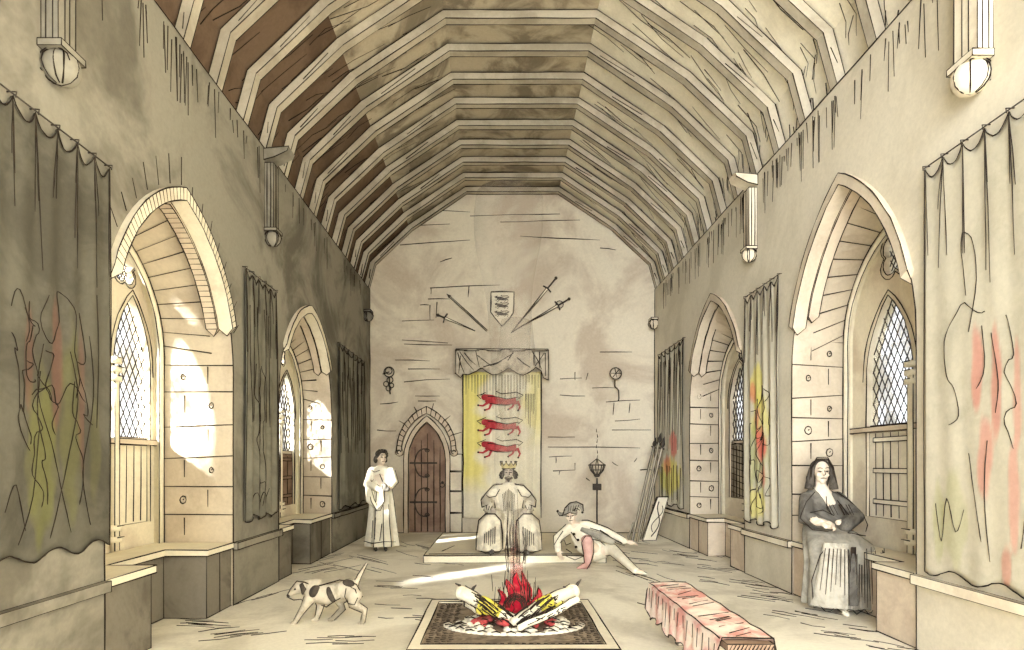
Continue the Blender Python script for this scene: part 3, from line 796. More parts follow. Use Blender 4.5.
# ------------------------------------------------------------------ wall hangings
def hanging(X0, s, ya, yb, zt, zb, label, mat, blobs, strokes, swag=5, folds=7, bulge=.018, seed=1, hem=.03, topfolds=True):
    rnd = random.Random(seed)
    root = thing('wall_hanging', label, 'hanging', (X0 - s*.06, (ya+yb)/2, zb), 'painted cloth hangings along the side walls')
    nu, nv = 72, 60
    ph = rnd.uniform(0, 6)
    def top(u):
        k = (u * swag) % 1.0; return zt - .09*math.sin(PI*k)**.8
    def sur(u, v, front=True):
        y = ya + (yb - ya)*u
        z1 = top(u); z0 = zb + hem*math.sin(u*17 + ph)
        z = z1 + (z0 - z1)*v
        b = bulge*(.55 + .45*math.sin(u*folds*2*PI + ph + .6*math.sin(v*3)))*(.35 + .65*min(1, v*3)) + min(.012, bulge*.7)*math.sin(u*31 + v*4)
        return V((X0 - s*(.035 + b + (0 if front else -.008)), y, z))
    m = MB()
    vs = []; fs = []
    for fr in (True, False):
        for j in range(nv + 1):
            for i in range(nu + 1): vs.append(sur(i/nu, j/nv, fr))
    o = (nu+1)*(nv+1); ix = lambda i, j: j*(nu+1) + i
    for j in range(nv):
        for i in range(nu):
            a, b, c, d_ = ix(i, j), ix(i+1, j), ix(i+1, j+1), ix(i, j+1)
            fs.append((a, b, c, d_)); fs.append((o+d_, o+c, o+b, o+a))
    for i in range(nu): fs.append((ix(i, 0), o+ix(i, 0), o+ix(i+1, 0), ix(i+1, 0))); fs.append((ix(i+1, nv), o+ix(i+1, nv), o+ix(i, nv), ix(i, nv)))
    for j in range(nv): fs.append((ix(0, j+1), o+ix(0, j+1), o+ix(0, j), ix(0, j))); fs.append((ix(nu, j), o+ix(nu, j), o+ix(nu, j+1), ix(nu, j+1)))
    m.add(vs, fs, mat, True)
    S = lambda u, v: sur(min(1, max(0, u)), min(1, max(0, v))) - V((s*.004, 0, 0))
    m.ink([S(0, v/8) for v in range(9)]); m.ink([S(1, v/8) for v in range(9)])
    m.ink([S(i/48, 0) for i in range(49)], seg=1); m.ink([S(i/40, 1) for i in range(41)], seg=1)
    if topfolds:
        for i in range(swag + 1):
            u = i/swag
            for q in range(3):
                l = rnd.uniform(.08, .33); du = rnd.uniform(-.05, .05)
                m.ink([S(u, .005), S(u + du*.3, l*.25), S(u + du*.6, l*.5), S(u + du*.8, l*.75), S(u + du, l)], ink_r(V((0, ya, 0)))*.8)
    for st in strokes:
        P = [V((u, v, 0)) for u, v in st]; C = []
        for i in range(len(P) - 1):
            p0, p1, p2, p3 = P[max(i-1, 0)], P[i], P[i+1], P[min(i+2, len(P)-1)]
            for f in (0, .25, .5, .75): C.append(.5*((2*p1) + (p2-p0)*f + (2*p0-5*p1+4*p2-p3)*f*f + (3*p1-p0-3*p2+p3)*f**3))
        C.append(P[-1]); m.ink([S(p.x, p.y) for p in C], ink_r(V((0, ya, 0)))*.8, wob=.3, seg=1)
    def dye(p):
        u = (p.y - ya)/(yb - ya); v = (zt - p.z)/(zt - zb); A = 0; c = [0, 0, 0]
        for (bu, bv, ru, rv, colr, al) in blobs:
            w_ = 0
            dd = ((u-bu)/ru)**2 + ((v-bv)/rv)**2 + .35*math.sin(u*43 + v*9)*math.sin(v*37 + bu*9)
            w_ = al*max(0, min(1, (1.15 - dd)*1.6))
            lc = lin(colr)
            A2 = w_ + A*(1 - w_)
            if A2 > 0: c = [(lc[k]*w_ + c[k]*A*(1-w_))/A2 for k in range(3)]
            A = A2
        return (c[0], c[1], c[2], A)
    m.build('painted_cloth', root, dye=dye)
    r = MB()
    r.tube([V((X0 - s*.03, ya - .02, zt + .015)), V((X0 - s*.03, yb + .02, zt + .015))], .0045, 'iron', 6)
    r.build('hanging_rail', root)
    for i in range(swag + 1):
        y = ya + (yb - ya)*i/swag
        h = MB(); h.tube([V((X0 - s*.002, y, zt + .022)), V((X0 - s*.055, y, zt + .02)), V((X0 - s*.05, y, zt - .01))], .004, 'iron', 5); h.build('hook', root)
def squig(rnd, u, v, du, dv, n=7, a=.05):
    return [(u + du*i/n + rnd.uniform(-a, a), v + dv*i/n + rnd.uniform(-a, a)*.5) for i in range(n + 1)]
OLV, RED_, YEL = (150, 152, 92), (196, 92, 84), (206, 196, 96)
DOLV, DRED = (106, 106, 66), (124, 82, 72)
# nearest left: a faded figure among leaves
r1 = random.Random(4)
st = [[(.42, .38), (.36, .45), (.45, .5), (.52, .45), (.5, .39), (.58, .37), (.66, .42), (.64, .5), (.7, .56), (.66, .62)], [(.3, .62), (.45, .6), (.5, .66), (.6, .58), (.75, .62)], [(.38, .5), (.34, .62), (.45, .74), (.52, .85), (.62, .95)],
      [(.6, .5), (.68, .62), (.6, .75), (.5, .9), (.44, .97)], [(.2, .97), (.3, .85), (.35, .7)], [(.8, .95), (.72, .8), (.82, .62), (.78, .45)], [(.1, .9), (.18, .84), (.25, .93)], [(.15, .45), (.2, .4), (.28, .46), (.25, .5)], [(.85, .35), (.88, .5), (.86, .7)]]
st += [squig(r1, r1.uniform(.15, .7), r1.uniform(.4, .7), r1.uniform(-.05, .1), r1.uniform(.15, .3)) for _ in range(9)]
hanging(XL, -1, 3.05, 4.0, 3.37, .88, 'dark grey hanging with faded red and olive figure, nearest on the left wall', 'cloth_dark',
        [(.38, .78, .12, .2, DOLV, .7), (.62, .7, .1, .25, DOLV, .45), (.5, .55, .05, .16, DRED, .38), (.72, .62, .03, .2, DRED, .3), (.28, .55, .04, .12, DRED, .3), (.85, .75, .06, .15, DOLV, .3)], st, 6, 5, seed=2, bulge=.007)
r1 = random.Random(9)
hanging(XL, -1, 6.14, 6.98, 3.4, .83, 'plain grey scalloped hanging on the left pier between the two windows', 'cloth_grey', [], [squig(r1, .3 + .1*i, .35, .1, .6, 9, .06) for i in range(3)] + [squig(r1, r1.random(), .1, .02, .5, 4, .01) for i in range(5)] + [[(.2, .95), (.3, .9), (.4, .97), (.5, .89), (.6, .96), (.7, .88)]], 5, 5, seed=5)
hanging(XL, -1, 9.72, 11.5, 3.35, .68, 'grey ridged hanging at the far end of the left wall, behind the standing woman', 'cloth_grey', [], [[(k/16, .08 + .06*(k % 3)), (k/16 + .01, .55 + .1*(k % 2))] for k in range(1, 16)], 6, 9, seed=6)
# right side, near to far
r1 = random.Random(14)
st = [[(.62, .42), (.56, .3), (.6, .2), (.68, .22), (.64, .34)], [(.5, .4), (.62, .36), (.74, .38), (.82, .44), (.8, .52), (.74, .55), (.7, .62), (.78, .64)], [(.52, .42), (.5, .52), (.56, .55)], [(.45, .44), (.4, .55), (.42, .62)], [(.35, .42), (.3, .5), (.36, .54), (.28, .6), (.36, .64), (.3, .7)],
      [(.2, .48), (.12, .56), (.16, .6), (.22, .66)], [(.62, .7), (.56, .82), (.52, .9)], [(.48, .68), (.5, .8), (.46, .95)], [(.25, .9), (.2, .8), (.12, .84), (.2, .98)], [(.9, .82), (.85, .92), (.8, .82), (.72, .9), (.66, .84)]]
hanging(XR, 1, 3.3, 4.38, 3.55, .63, 'pale hanging with faint red figure, nearest on the right wall', 'cloth_pale',
        [(.56, .52, .05, .1, RED_, .5), (.42, .57, .04, .14, RED_, .5), (.5, .72, .06, .1, RED_, .45), (.3, .8, .04, .12, RED_, .4), (.28, .6, .03, .12, RED_, .4), (.75, .86, .12, .12, OLV, .35), (.88, .88, .05, .1, OLV, .4), (.35, .95, .04, .05, RED_, .4)], st, 6, 4, seed=8, bulge=.003)
r1 = random.Random(17)
st = [squig(r1, .3 + .12*i, .38 + .04*i, r1.uniform(-.1, .1), .5, 12, .1) for i in range(5)] + [[(.4, .42), (.55, .5), (.42, .6), (.6, .68), (.4, .78), (.6, .88)]]
hanging(XR, 1, 6.68, 7.6, 3.5, .7, 'pale hanging with green and red leafy pattern on the right pier between windows', 'cloth_pale',
        [(.6, .42, .2, .1, YEL, .7), (.5, .56, .28, .12, YEL, .55), (.55, .72, .3, .16, OLV, .6), (.45, .66, .14, .09, RED_, .85), (.6, .55, .1, .05, RED_, .6), (.72, .44, .08, .05, RED_, .6), (.4, .8, .1, .06, RED_, .6), (.6, .92, .3, .07, YEL, .6)], st, 5, 5, seed=9)
st = [[(k/14, .04), (k/14 + .01, .45 + .1*(k % 3))] for k in range(1, 14)] + [[(k/12, .75), (k/12, .97)] for k in range(1, 12)]
hanging(XR, 1, 10.15, 11.75, 3.52, .66, 'narrow-folded pale hanging with yellow and red base at the far right corner', 'cloth_pale',
        [(.5, .82, .45, .12, YEL, .75), (.35, .62, .18, .08, RED_, .7), (.6, .75, .15, .07, RED_, .6), (.8, .85, .12, .1, OLV, .6)], st, 6, 9, seed=10)

# ------------------------------------------------------------------ dais
DZ = .105
m = MB()
m.box((-1.08, 8.48, 0), (1.5, 11.3, DZ), 'stone_pale')
m.ink([V((-1.02, 8.6, DZ + .002)), V((1.4, 8.6, DZ + .002))]); m.ink([V((-.86, 8.9, DZ + .002)), V((-.72, 9.5, DZ + .002))])
tag(m.build('dais'), 'low pale stone platform in front of the yellow banner, under the king', 'platform')

# ------------------------------------------------------------------ royal banner with canopy
root = thing('royal_banner', 'yellow and white banner with three red beasts, hung behind the king', 'banner', (.1, YB - .15, .2))
x0, x1 = PY(463, 0, YB - .12).x, PY(541, 0, YB - .12).x
zt_, zb_ = PY(0, 372, YB - .12).z, .32
m = MB(); nu, nv = 60, 50; vs = []; fs = []
def bs(u, v, off=0): return V((x0 + (x1-x0)*u, YB - .13 - off + .03*math.sin(u*9*2*PI)*(1-.7*v) , zt_ + (zb_ - zt_)*v))
for fr in (0, -.01):
    for j in range(nv + 1):
        for i in range(nu + 1): vs.append(bs(i/nu, j/nv, fr))
o = (nu+1)*(nv+1)
for j in range(nv):
    for i in range(nu):
        a, b, c, d_ = j*(nu+1)+i, j*(nu+1)+i+1, (j+1)*(nu+1)+i+1, (j+1)*(nu+1)+i
        fs += [(a, d_, c, b), (o+a, o+b, o+c, o+d_)]
for i in range(nu): fs += [(i, i+1, o+i+1, o+i), (nv*(nu+1)+i, o+nv*(nu+1)+i, o+nv*(nu+1)+i+1, nv*(nu+1)+i+1)]
m.add(vs, fs, 'cloth_banner', True)
for u in (0, 1): m.ink([bs(u, v/8, .01) for v in range(9)], .013)
for k in range(1, 26):
    u = k/26; m.ink([bs(u, .02, .012), bs(u, random.uniform(.07, .2) + (.08 if abs(u-.55) < .2 else 0), .012)], .0075)
for k in range(7): m.ink([bs(.8 + .02*k, .15, .012), bs(.8 + .02*k, random.uniform(.25, .4), .012)], .006)
YB_ = (224, 212, 112); YG = (206, 200, 140)
def dye(p):
    u = (p.x - x0)/(x1 - x0); v = (zt_ - p.z)/(zt_ - zb_)
    n = .06*math.sin(v*17 + u*5) + .04*math.sin(v*41)
    a = max(0, min(1, (.30 + n - u)*9))*max(0, min(1, (.84 - v)*7))*.8
    b = max(0, min(1, (u - .74 + n)*8))*max(0, min(1, (.55 - v)*5))*.5
    return lin(YB_)[:3] + (max(a, b),)
m.build('banner_cloth', root, dye=dye)
# canopy: three swags between pinched corners
m = MB(); xa, xb = PY(455, 0, YB - .3).x, PY(549, 0, YB - .3).x; ztop = PY(0, 350, YB - .3).z; nu = 48; vs = []; fs = []
rows = [0, .25, .5, .75, 1]
def cs(u, v, back=0):
    drop = .36 + .13*abs(math.sin(u*PI*3.5)) + (.1 if (u < .07 or u > .93) else 0)
    return V((xa + (xb-xa)*u, YB - .30 - .03*math.sin(u*26 + v*3) - .04*v + back, ztop - drop*v - .012*math.sin(u*20)))
for bk in (0, .012):
    for v in rows:
        for i in range(nu+1): vs.append(cs(i/nu, v, bk))
o = 5*(nu+1)
for j in range(4):
    for i in range(nu):
        a = j*(nu+1)+i; fs += [(a, a+nu+1, a+nu+2, a+1), (o+a, o+a+1, o+a+nu+2, o+a+nu+1)]
for i in range(nu): a = 4*(nu+1)+i; fs += [(i, i+1, o+i+1, o+i), (a, o+a, o+a+1, a+1)]
m.add(vs, fs, 'cloth_valance', True)
m.ink([cs(i/24, 0) - V((0, .01, 0)) for i in range(25)]); m.ink([cs(i/48, 1) - V((0, .01, 0)) for i in range(49)], seg=1)
for u0, u1, v0, v1 in ((.01, .01, 0, 1), (.99, .99, 0, 1), (.03, .1, .1, .95), (.1, .22, .1, .7), (.05, .2, .05, .9), (.24, .5, .3, .95), (.3, .62, .9, .15), (.62, .56, .1, .6), (.66, .8, .3, .8), (.82, .92, .1, .9), (.95, .85, .1, .9), (.84, .84, .1, .8), (.9, .9, .1, .9), (.96, .96, .1, .9), (.4, .5, .6, .5), (.22, .26, .05, .9), (.06, .04, .2, .9)):
    m.ink([cs(u0 + (u1-u0)*t, v0 + (v1-v0)*t) - V((0, .012, 0)) for t in (0, .5, 1)])
m.build('canopy_swag', root)
m = MB(); m.box((xa + .02, YB - .31, ztop - .02), (xb - .02, YB - .02, ztop + .02), 'timber'); m.build('canopy_board', root)
def beast(px, py, sc, Y, mb, red='red', side=-1):
    """a walking heraldic lion in low relief, head to the left, tail over the back"""
    c = PY(px, py, Y); k = sc
    P = lambda x, z: c + V((x*k, 0, z*k))
    sq = (1, .35, 1)
    mb.tube([P(-.34, .08), P(-.22, .05), P(-.08, .02), P(.1, .0), P(.30, .03)], [.085*k, .1*k, .075*k, .055*k, .08*k], red, 8, squash=sq)
    mb.ell(P(-.36, .1), (.075*k, .03*k, .065*k), red)
    for pts in ([(-.28, .0), (-.4, -.08), (-.5, -.07)], [(-.22, -.02), (-.27, -.14), (-.36, -.17)], [(.26, 0), (.22, -.1), (.13, -.16)], [(.32, .02), (.38, -.1), (.34, -.18)]):
        mb.tube([P(*q) for q in pts], [.035*k, .022*k, .018*k], red, 6, squash=sq)
    f = lambda x, z: P(x, z) - V((0, .035*k, 0))
    mb.ink([f(*q) for q in ((.34, .06), (.44, .14), (.3, .2), (.0, .17), (-.12, .22), (-.05, .26))])
    mb.ink([f(*q) for q in ((-.3, .12), (-.1, .1), (.1, .06), (.36, .1))]); mb.ink([f(*q) for q in ((-.44, .06), (-.52, .13), (-.42, .16), (-.34, .2))])
    mb.ink([f(*q) for q in ((-.26, -.03), (-.1, -.06), (.1, -.07), (.24, -.04))])
    for q in ((-.5, -.07), (-.36, -.17), (.13, -.16), (.34, -.18)): mb.ell(f(*q), .022*k, 'ink', nu=6, nv=4)
for py in (402, 427, 449):
    m = MB(); beast(502, py, .95, YB - .18, m); m.build('heraldic_beast', root)

# ------------------------------------------------------------------ shield and weapons over the banner
root = thing('heraldic_shield', 'small pale heater shield with three dark beasts high above the banner', 'shield', PY(502, 326, YB - .05))
m = MB(); Y = YB - .06
q = [PY(*p, Y) for p in ((491, 292), (502, 291.5), (514, 292), (514, 305), (513, 313), (509, 319), (502, 326), (496, 319), (491, 312), (491, 304))]
bk = [p + V((0, .055, 0)) for p in q]; n = len(q)
m.add(q + bk, [tuple(range(n)), tuple(range(n, 2*n))[::-1]] + [(i, n+i, n+(i+1) % n, (i+1) % n) for i in range(n)], 'stone_pale')
m.loop([p - V((0, .004, 0)) for p in q], .014); m.build('shield_board', root)
for py in (299, 306, 314):
    m = MB(); beast(502.5, py, .3, Y - .02, m, 'iron'); m.build('beast_charge', root)
def sword(px0, py0, px1, py1, label, kind):
    """blade point at (px0,py0), pommel at (px1,py1)"""
    Y = YB - .05; a = PY(px0, py0, Y); b = PY(px1, py1, Y); d = (b - a).normalized(); nrm = V((-d.z, 0, d.x)); L = (b - a).length
    root = thing('wall_sword' if kind != 'spear' else 'wall_spear', label, 'weapon', tuple(a), 'weapons fanned out around the shield')
    g = a + d*(L*(.8 if kind != 'spear' else .16))
    m = MB(); w = .022
    if kind != 'spear':
        vs = [a, g + nrm*w, g - nrm*w]; vs = [p + V((0, -.012, 0)) for p in vs] + [p + V((0, .012, 0)) for p in vs]
        m.add(vs, [(0, 1, 2), (5, 4, 3), (0, 3, 4, 1), (1, 4, 5, 2), (2, 5, 3, 0)], 'stone_pale')
        f = V((0, -.016, 0)); m.ink([a + f, g + nrm*w + f]); m.ink([a + f, g - nrm*w + f]); m.build('blade', root)
        m = MB(); m.tube([g, b], .017, 'iron', 7); m.build('grip', root)
        m = MB(); m.tube([g + nrm*.1, g + d*.02, g - nrm*.1], .016, 'iron', 6)
        if kind == 'ring': m.tube([g + d*.05 + nrm*.075*math.cos(t) + d*.075*math.sin(t) for t in [i*PI/6 for i in range(13)]], .009, 'iron', 5)
        m.build('cross_guard', root)
        m = MB(); m.ell(b, .032, 'iron'); m.build('pommel', root)
    else:
        m = MB(); m.tube([a + d*.1, b], .014, 'timber', 6); f = V((0, -.015, 0)); m.ink([a + f + nrm*.014, b + f + nrm*.014]); m.ink([a + f - nrm*.014, b + f - nrm*.014]); m.build('shaft', root)
        m = MB(); vs = [b + d*.1, b + nrm*.035, b - nrm*.035]; vs = [p + V((0, -.01, 0)) for p in vs] + [p + V((0, .01, 0)) for p in vs]
        m.add(vs, [(0, 1, 2), (5, 4, 3), (0, 3, 4, 1), (1, 4, 5, 2), (2, 5, 3, 0)], 'iron'); m.build('spear_head', root)
sword(487, 331, 450, 297, 'steeper upper weapon fanned out left of the small shield', 'spear')
sword(475, 331, 438, 315, 'lower flatter sword with ball pommel, left of the small shield', 'plain')
sword(511, 333, 556, 278, 'steep long sword rising right of the small shield', 'plain')
sword(511, 333, 569, 299, 'lower sword with ring guard, right of the small shield', 'ring')

# ------------------------------------------------------------------ wall sconces
def torus(mb, c, R, r, mat, axis='y', n=18, k=6):
    f = {'y': lambda t: V((R*math.cos(t), 0, R*math.sin(t))), 'z': lambda t: V((R*math.cos(t), R*math.sin(t), 0))}[axis]
    mb.tube([c + f(2*PI*i/n) for i in range(n+1)], r, mat, k, cap=False)
root = thing('wall_sconce', 'knotted iron wall sconce left of the arched door', 'sconce', PY(389, 395, YB - .1), 'iron sconces on the far wall')
c = PY(389, 372, YB - .14)
m = MB(); torus(m, c, .10, .011, 'iron'); torus(m, c + V((0, -.02, .02)), .065, .009, 'iron'); m.tube([c, PY(383, 374, YB - .01)], .012, 'iron'); m.build('ring', root)
m = MB()
for dx, dz, q in ((.02, -.16, .06), (-.06, -.24, .05), (.05, -.27, .045), (-.01, -.33, .05)): torus(m, c + V((dx, 0, dz)), q, .010, 'iron')
m.tube([c + V((0, .02, -.1)), c + V((.01, .04, -.4)), c + V((.0, .13, -.42))], .013, 'iron'); m.build('bracket', root)
root = thing('wall_sconce', 'round-headed iron wall sconce on a bent stem, far wall on the right', 'sconce', PY(620, 402, YB - .1), 'iron sconces on the far wall')
c = PY(615, 374, YB - .14)
m = MB(); m.ell(c, (.115, .09, .12), 'stone_warm'); torus(m, c + V((0, -.07, 0)), .115, .011, 'iron')
for a in (0, .9, 1.8): m.ink([c + V((.1*math.cos(a), -.1, .1*math.sin(a))), c + V((-.1*math.cos(a), -.1, -.1*math.sin(a)))])
m.build('lantern_bowl', root)
m = MB(); m.tube([c + V((0, 0, -.1)), c + V((.0, .02, -.25)), c + V((.08, .04, -.32)), c + V((.09, .06, -.5)), c + V((.09, .13, -.52))], .012, 'iron'); m.build('stem', root)

# ------------------------------------------------------------------ iron torch stand
Y = 11.35
base = PY(597, 529, Y); bx = base.x
root = thing('torch_stand', 'tall thin iron torch stand with basket, behind the reclining jester', 'torch stand', (bx, Y, 0))
m = MB(); m.tube([V((bx, Y, .05)), V((bx, Y, PY(0, 478, Y).z))], .016, 'iron'); m.build('pole', root)
m = MB()
for a in range(3): t = a*2*PI/3 + .5; m.tube([V((bx, Y, .16)), V((bx + .1*math.cos(t), Y + .1*math.sin(t), .1)), V((bx + .2*math.cos(t), Y + .2*math.sin(t), .012))], .014, 'iron')
m.build('foot', root)
zk = PY(0, 487, Y).z
m = MB(); m.box((bx - .075, Y - .06, zk - .06), (bx + .075, Y + .06, zk + .06), 'iron', ink=False); m.build('square_boss', root)
zb1 = PY(0, 476, Y).z; zt1 = PY(0, 465, Y).z
m = MB(); torus(m, V((bx, Y, zt1)), .155, .013, 'iron', 'z'); torus(m, V((bx, Y, (zb1+zt1)/2 + .01)), .12, .01, 'iron', 'z')
for a in range(8): t = a*PI/4; m.tube([V((bx + .155*math.cos(t), Y + .155*math.sin(t), zt1)), V((bx + .12*math.cos(t), Y + .12*math.sin(t), (zb1+zt1)/2)), V((bx + .03*math.cos(t), Y + .03*math.sin(t), zb1))], .010, 'iron')
m.ell(V((bx, Y, zb1 + .01)), (.06, .06, .035), 'iron')
for a in range(4): t = a*PI/2; m.tube([V((bx + .15*math.cos(t), Y + .15*math.sin(t), zt1)), V((bx, Y, zt1 + .12))], .009, 'iron')
m.build('fire_basket', root)
m = MB(); zz = zt1 + .12
for i in range(6): m.tube([V((bx + .012*math.sin(i*2), Y, zz + i*.1)), V((bx + .012*math.sin(i*2 + 1), Y, zz + i*.1 + .065))], [.008, .004], 'ink', 4)
tag(m.build('smoke_wisp'), 'thin broken wisp of smoke rising from the iron torch stand', 'smoke')

# ------------------------------------------------------------------ spears and board in the right corner
labels = ['leftmost of the long spears leaning in the far right corner', 'middle long spear leaning in the far right corner', 'long spear leaning nearest the board in the far right corner', 'short stave with its foot out by the spears, far right corner']
for k, (fx, fy, tx, ty) in enumerate(((632, 541, 654, 446), (637, 542, 659, 442), (641, 540, 662, 447), (627, 541, 634, 522))):
    a = PF(fx, fy); X = 3.05 if k < 3 else None
    b = PX(tx, ty, 3.0) if k < 3 else PY(tx, ty, 11.0)
    root = thing('spear' if k < 3 else 'stave', labels[k], 'spear' if k < 3 else 'staff', tuple(a), 'spears in the corner' if k < 3 else None)
    d = (b - a).normalized(); sd = d.cross(V((0, 1, 0))).normalized()
    m = MB(); m.tube([a + V((0, 0, .012)), b], .017, 'timber', 7)
    for sg in (-1, 1): m.ink([a + sd*sg*.017, b + sd*sg*.017])
    m.build('shaft', root)
    if k < 3:
        m = MB(); m.tube([b - d*.02, b + d*.05, b + d*.2], [.02, .045, .004], 'iron', 6); m.tube([b - d*.03 + sd*.05, b - d*.03 - sd*.05], .014, 'iron', 5); m.build('spear_head', root)
root = thing('painted_board', 'small painted board with dark scrolls leaning on the wall beside the spears', 'board', PF(650, 543))
q = [PF(643, 541), PF(655, 538), PX(665, 495, 3.04), PX(655, 494, 3.10)]
a = PF(643, 541, .01); b = a + V((.26, .1, 0)); c = V((3.07, b.y + .02, .80)); d_ = c + V((-.22, -.1, 0))
nrm = (b - a).cross(d_ - a).normalized()
if nrm.y > 0: nrm = -nrm
m = MB(); m.hexa([a, b, c, d_, a - nrm*.03, b - nrm*.03, c - nrm*.03, d_ - nrm*.03], 'stone_pale'); m.build('panel', root)
m = MB(); S = lambda u, v: a + (b-a)*u + (d_-a)*v + nrm*.006
m.tube([S(.5 + .3*math.sin(t*5), .1 + .8*t) for t in [i/16 for i in range(17)]], .010, 'ink', 5)
m.tube([S(.5 - .25*math.sin(t*6), .2 + .6*t) for t in [i/16 for i in range(17)]], .007, 'ink', 5); m.build('scroll_painting', root)

# ------------------------------------------------------------------ hearth in the floor
hx0, hx1, hy0, hy1 = -.69, .89, 4.42, 6.06
root = thing('floor_hearth', 'square stone-edged hearth sunk in the floor under the bonfire', 'hearth', ((hx0+hx1)/2, (hy0+hy1)/2, 0))
m = MB(); kw = .085
for q in (((hx0, hy0, 0), (hx1, hy0 + kw*1.6, .03)), ((hx0, hy1 - kw, 0), (hx1, hy1, .03)), ((hx0, hy0 + kw*1.6, 0), (hx0 + kw, hy1 - kw, .03)), ((hx1 - kw, hy0 + kw*1.6, 0), (hx1, hy1 - kw, .03))):
    m.box(*q, 'stone_pale', ink=False)
m.loop([V((x, y, .031)) for x, y in ((hx0, hy0), (hx1, hy0), (hx1, hy1), (hx0, hy1))], .007)
m.loop([V((x, y, .031)) for x, y in ((hx0 + kw, hy0 + kw*1.6), (hx1 - kw, hy0 + kw*1.6), (hx1 - kw, hy1 - kw), (hx0 + kw, hy1 - kw))], .007)
m.build('kerb', root)
m = MB(); m.box((hx0 + kw, hy0 + kw*1.6, .002), (hx1 - kw, hy1 - kw, .016), 'grate', ink=False)
rnd = random.Random(31)
for side in (0, 1, 2):
    for r_ in range(26):
        y = hy0 + .2 + (hy1 - hy0 - .34)*r_/25
        for k in range(4):
            x = (hx0 + kw + .03 + k*.055) if side == 0 else (hx1 - kw - .05 - k*.055)
            if side == 2: continue
            x += rnd.uniform(-.01, .01)
            m.ink([V((x, y + rnd.uniform(-.01, .01), .018)), V((x + .035, y + rnd.uniform(-.015, .015), .018))], .0055, wob=1)
for k in range(46):
    x = hx0 + .16 + k*.028; m.ink([V((x, hy1 - kw - .05 + rnd.uniform(-.02, .02), .018)), V((x + .01, hy1 - kw - .09, .018))], .005)
    if k % 2: m.ink([V((x, hy0 + .2, .018)), V((x + .03, hy0 + .2, .018))], .005)
m.build('grating', root)

# ------------------------------------------------------------------ bonfire
FC = V((.12, 5.15, 0))
m = MB(); rnd = random.Random(41)
for k in range(90):
    a = rnd.uniform(0, 2*PI); r_ = rnd.uniform(0, 1)**.6
    p = FC + V((.5*r_*math.cos(a), .26*r_*math.sin(a), .02 + .09*(1 - r_)))
    m.ell(p, (rnd.uniform(.03, .07), rnd.uniform(.03, .05), rnd.uniform(.02, .045)), 'coal' if (r_ < .75) else 'ash', nu=7, nv=5, rot=Matrix.Rotation(rnd.uniform(0, 3), 3, 'Z'))
    if k % 2: m.ink([p + V((-.05, -.03, .03)), p + V((0, -.05, .045)), p + V((.05, -.03, .02))], .005, wob=1.5)
for k in range(30):
    a = PI + PI*k/29*1.0; p = FC + V((.56*math.cos(a), .3*math.sin(a), .02)); m.ell(p, (.05, .03, .02), 'ash', nu=7, nv=5)
    if k % 2 == 0: m.ink([p + V((-.04, -.02, .022)), p + V((0, -.03, .035)), p + V((.04, -.02, .015))], .0055, wob=1.5)
o = m.build('ember_bed'); tag(o, 'heap of red embers ringed with white ash on the hearth grating', 'embers', kind='stuff')
def log(pts, r0, r1, label, lit=None, spikes=()):
    pts = [V(p) for p in pts]
    root = thing('firewood_log', label, 'log', tuple(pts[0]), 'logs of the bonfire')
    n = 9; P = []; R = []
    for i in range(n):
        t = i/(n-1); f = t*(len(pts)-1); k = min(int(f), len(pts)-2); P.append(pts[k].lerp(pts[k+1], f-k) + V((random.uniform(-1,1),0,random.uniform(-1,1)))*.006); R.append((r0 + (r1-r0)*t)*random.uniform(.9, 1.1))
    m = MB(); m.limb(P, R, 'log_wood', n=9)
    for k in range(14):
        i = random.randint(3, n-2); sd = V((0, -1, 0)); m.ink([P[i] + sd*R[i]*1.02 + V((random.uniform(-.03,.03), 0, random.uniform(-.7,.7)*R[i])), P[i-1].lerp(P[i], .3) + sd*R[i]*1.02 + V((random.uniform(-.02,.02), 0, random.uniform(-.7,.7)*R[i]))], .0055)
    m.build('bark', root)
    if lit:
        i0, i1 = lit; m = MB(); m.tube([p + V((0, -.006, .004)) for p in P[i0:i1+1]], [r*1.04 for r in R[i0:i1+1]], 'log_lit', 9)
        for k in range(4): i = random.randint(i0, i1-1); m.ink([P[i] + V((0, -R[i]*1.12, -.4*R[i])), P[i+1] + V((-.02, -R[i]*1.12, .4*R[i]))], .006)
        m.build('burning_band', root)
    for k, q in enumerate(spikes):
        m = MB(); m.tube([P[q[0]], P[q[0]] + V(q[1])*.5 + V((.01, 0, .02)), P[q[0]] + V(q[1])], [.02, .014, .005], 'iron', 6); m.build('twig', root)
T = lambda px, py, Y: PY(px, py, Y)
log([T(462, 593, 5.15), T(486, 605, 5.1), T(516, 621, 5.05)], .062, .045, 'left log of the bonfire, its raised end towards the dog', (3, 6), [(0, (-.06, 0, .08)), (1, (.07, 0, .09)), (0, (.02, -.02, -.12))])
log([T(572, 592, 5.2), T(545, 603, 5.12), T(514, 622, 5.0)], .068, .045, 'right thick log of the bonfire, its raised end towards the bench', (3, 5), [(0, (.08, 0, .11)), (1, (-.02, 0, .07))])
log([T(576, 600, 5.0), T(556, 612, 4.95), T(520, 627, 4.88)], .028, .028, 'thin lower stick on the right side of the bonfire', None, [])
log([T(466, 603, 5.3), T(480, 612, 5.3), T(500, 620, 5.25)], .03, .03, 'thin stick low on the left side of the bonfire', None, [(1, (-.03, 0, .12))])
root = thing('bonfire_flame', 'red and yellow flames leaping from the middle of the logs', 'flame', tuple(FC))
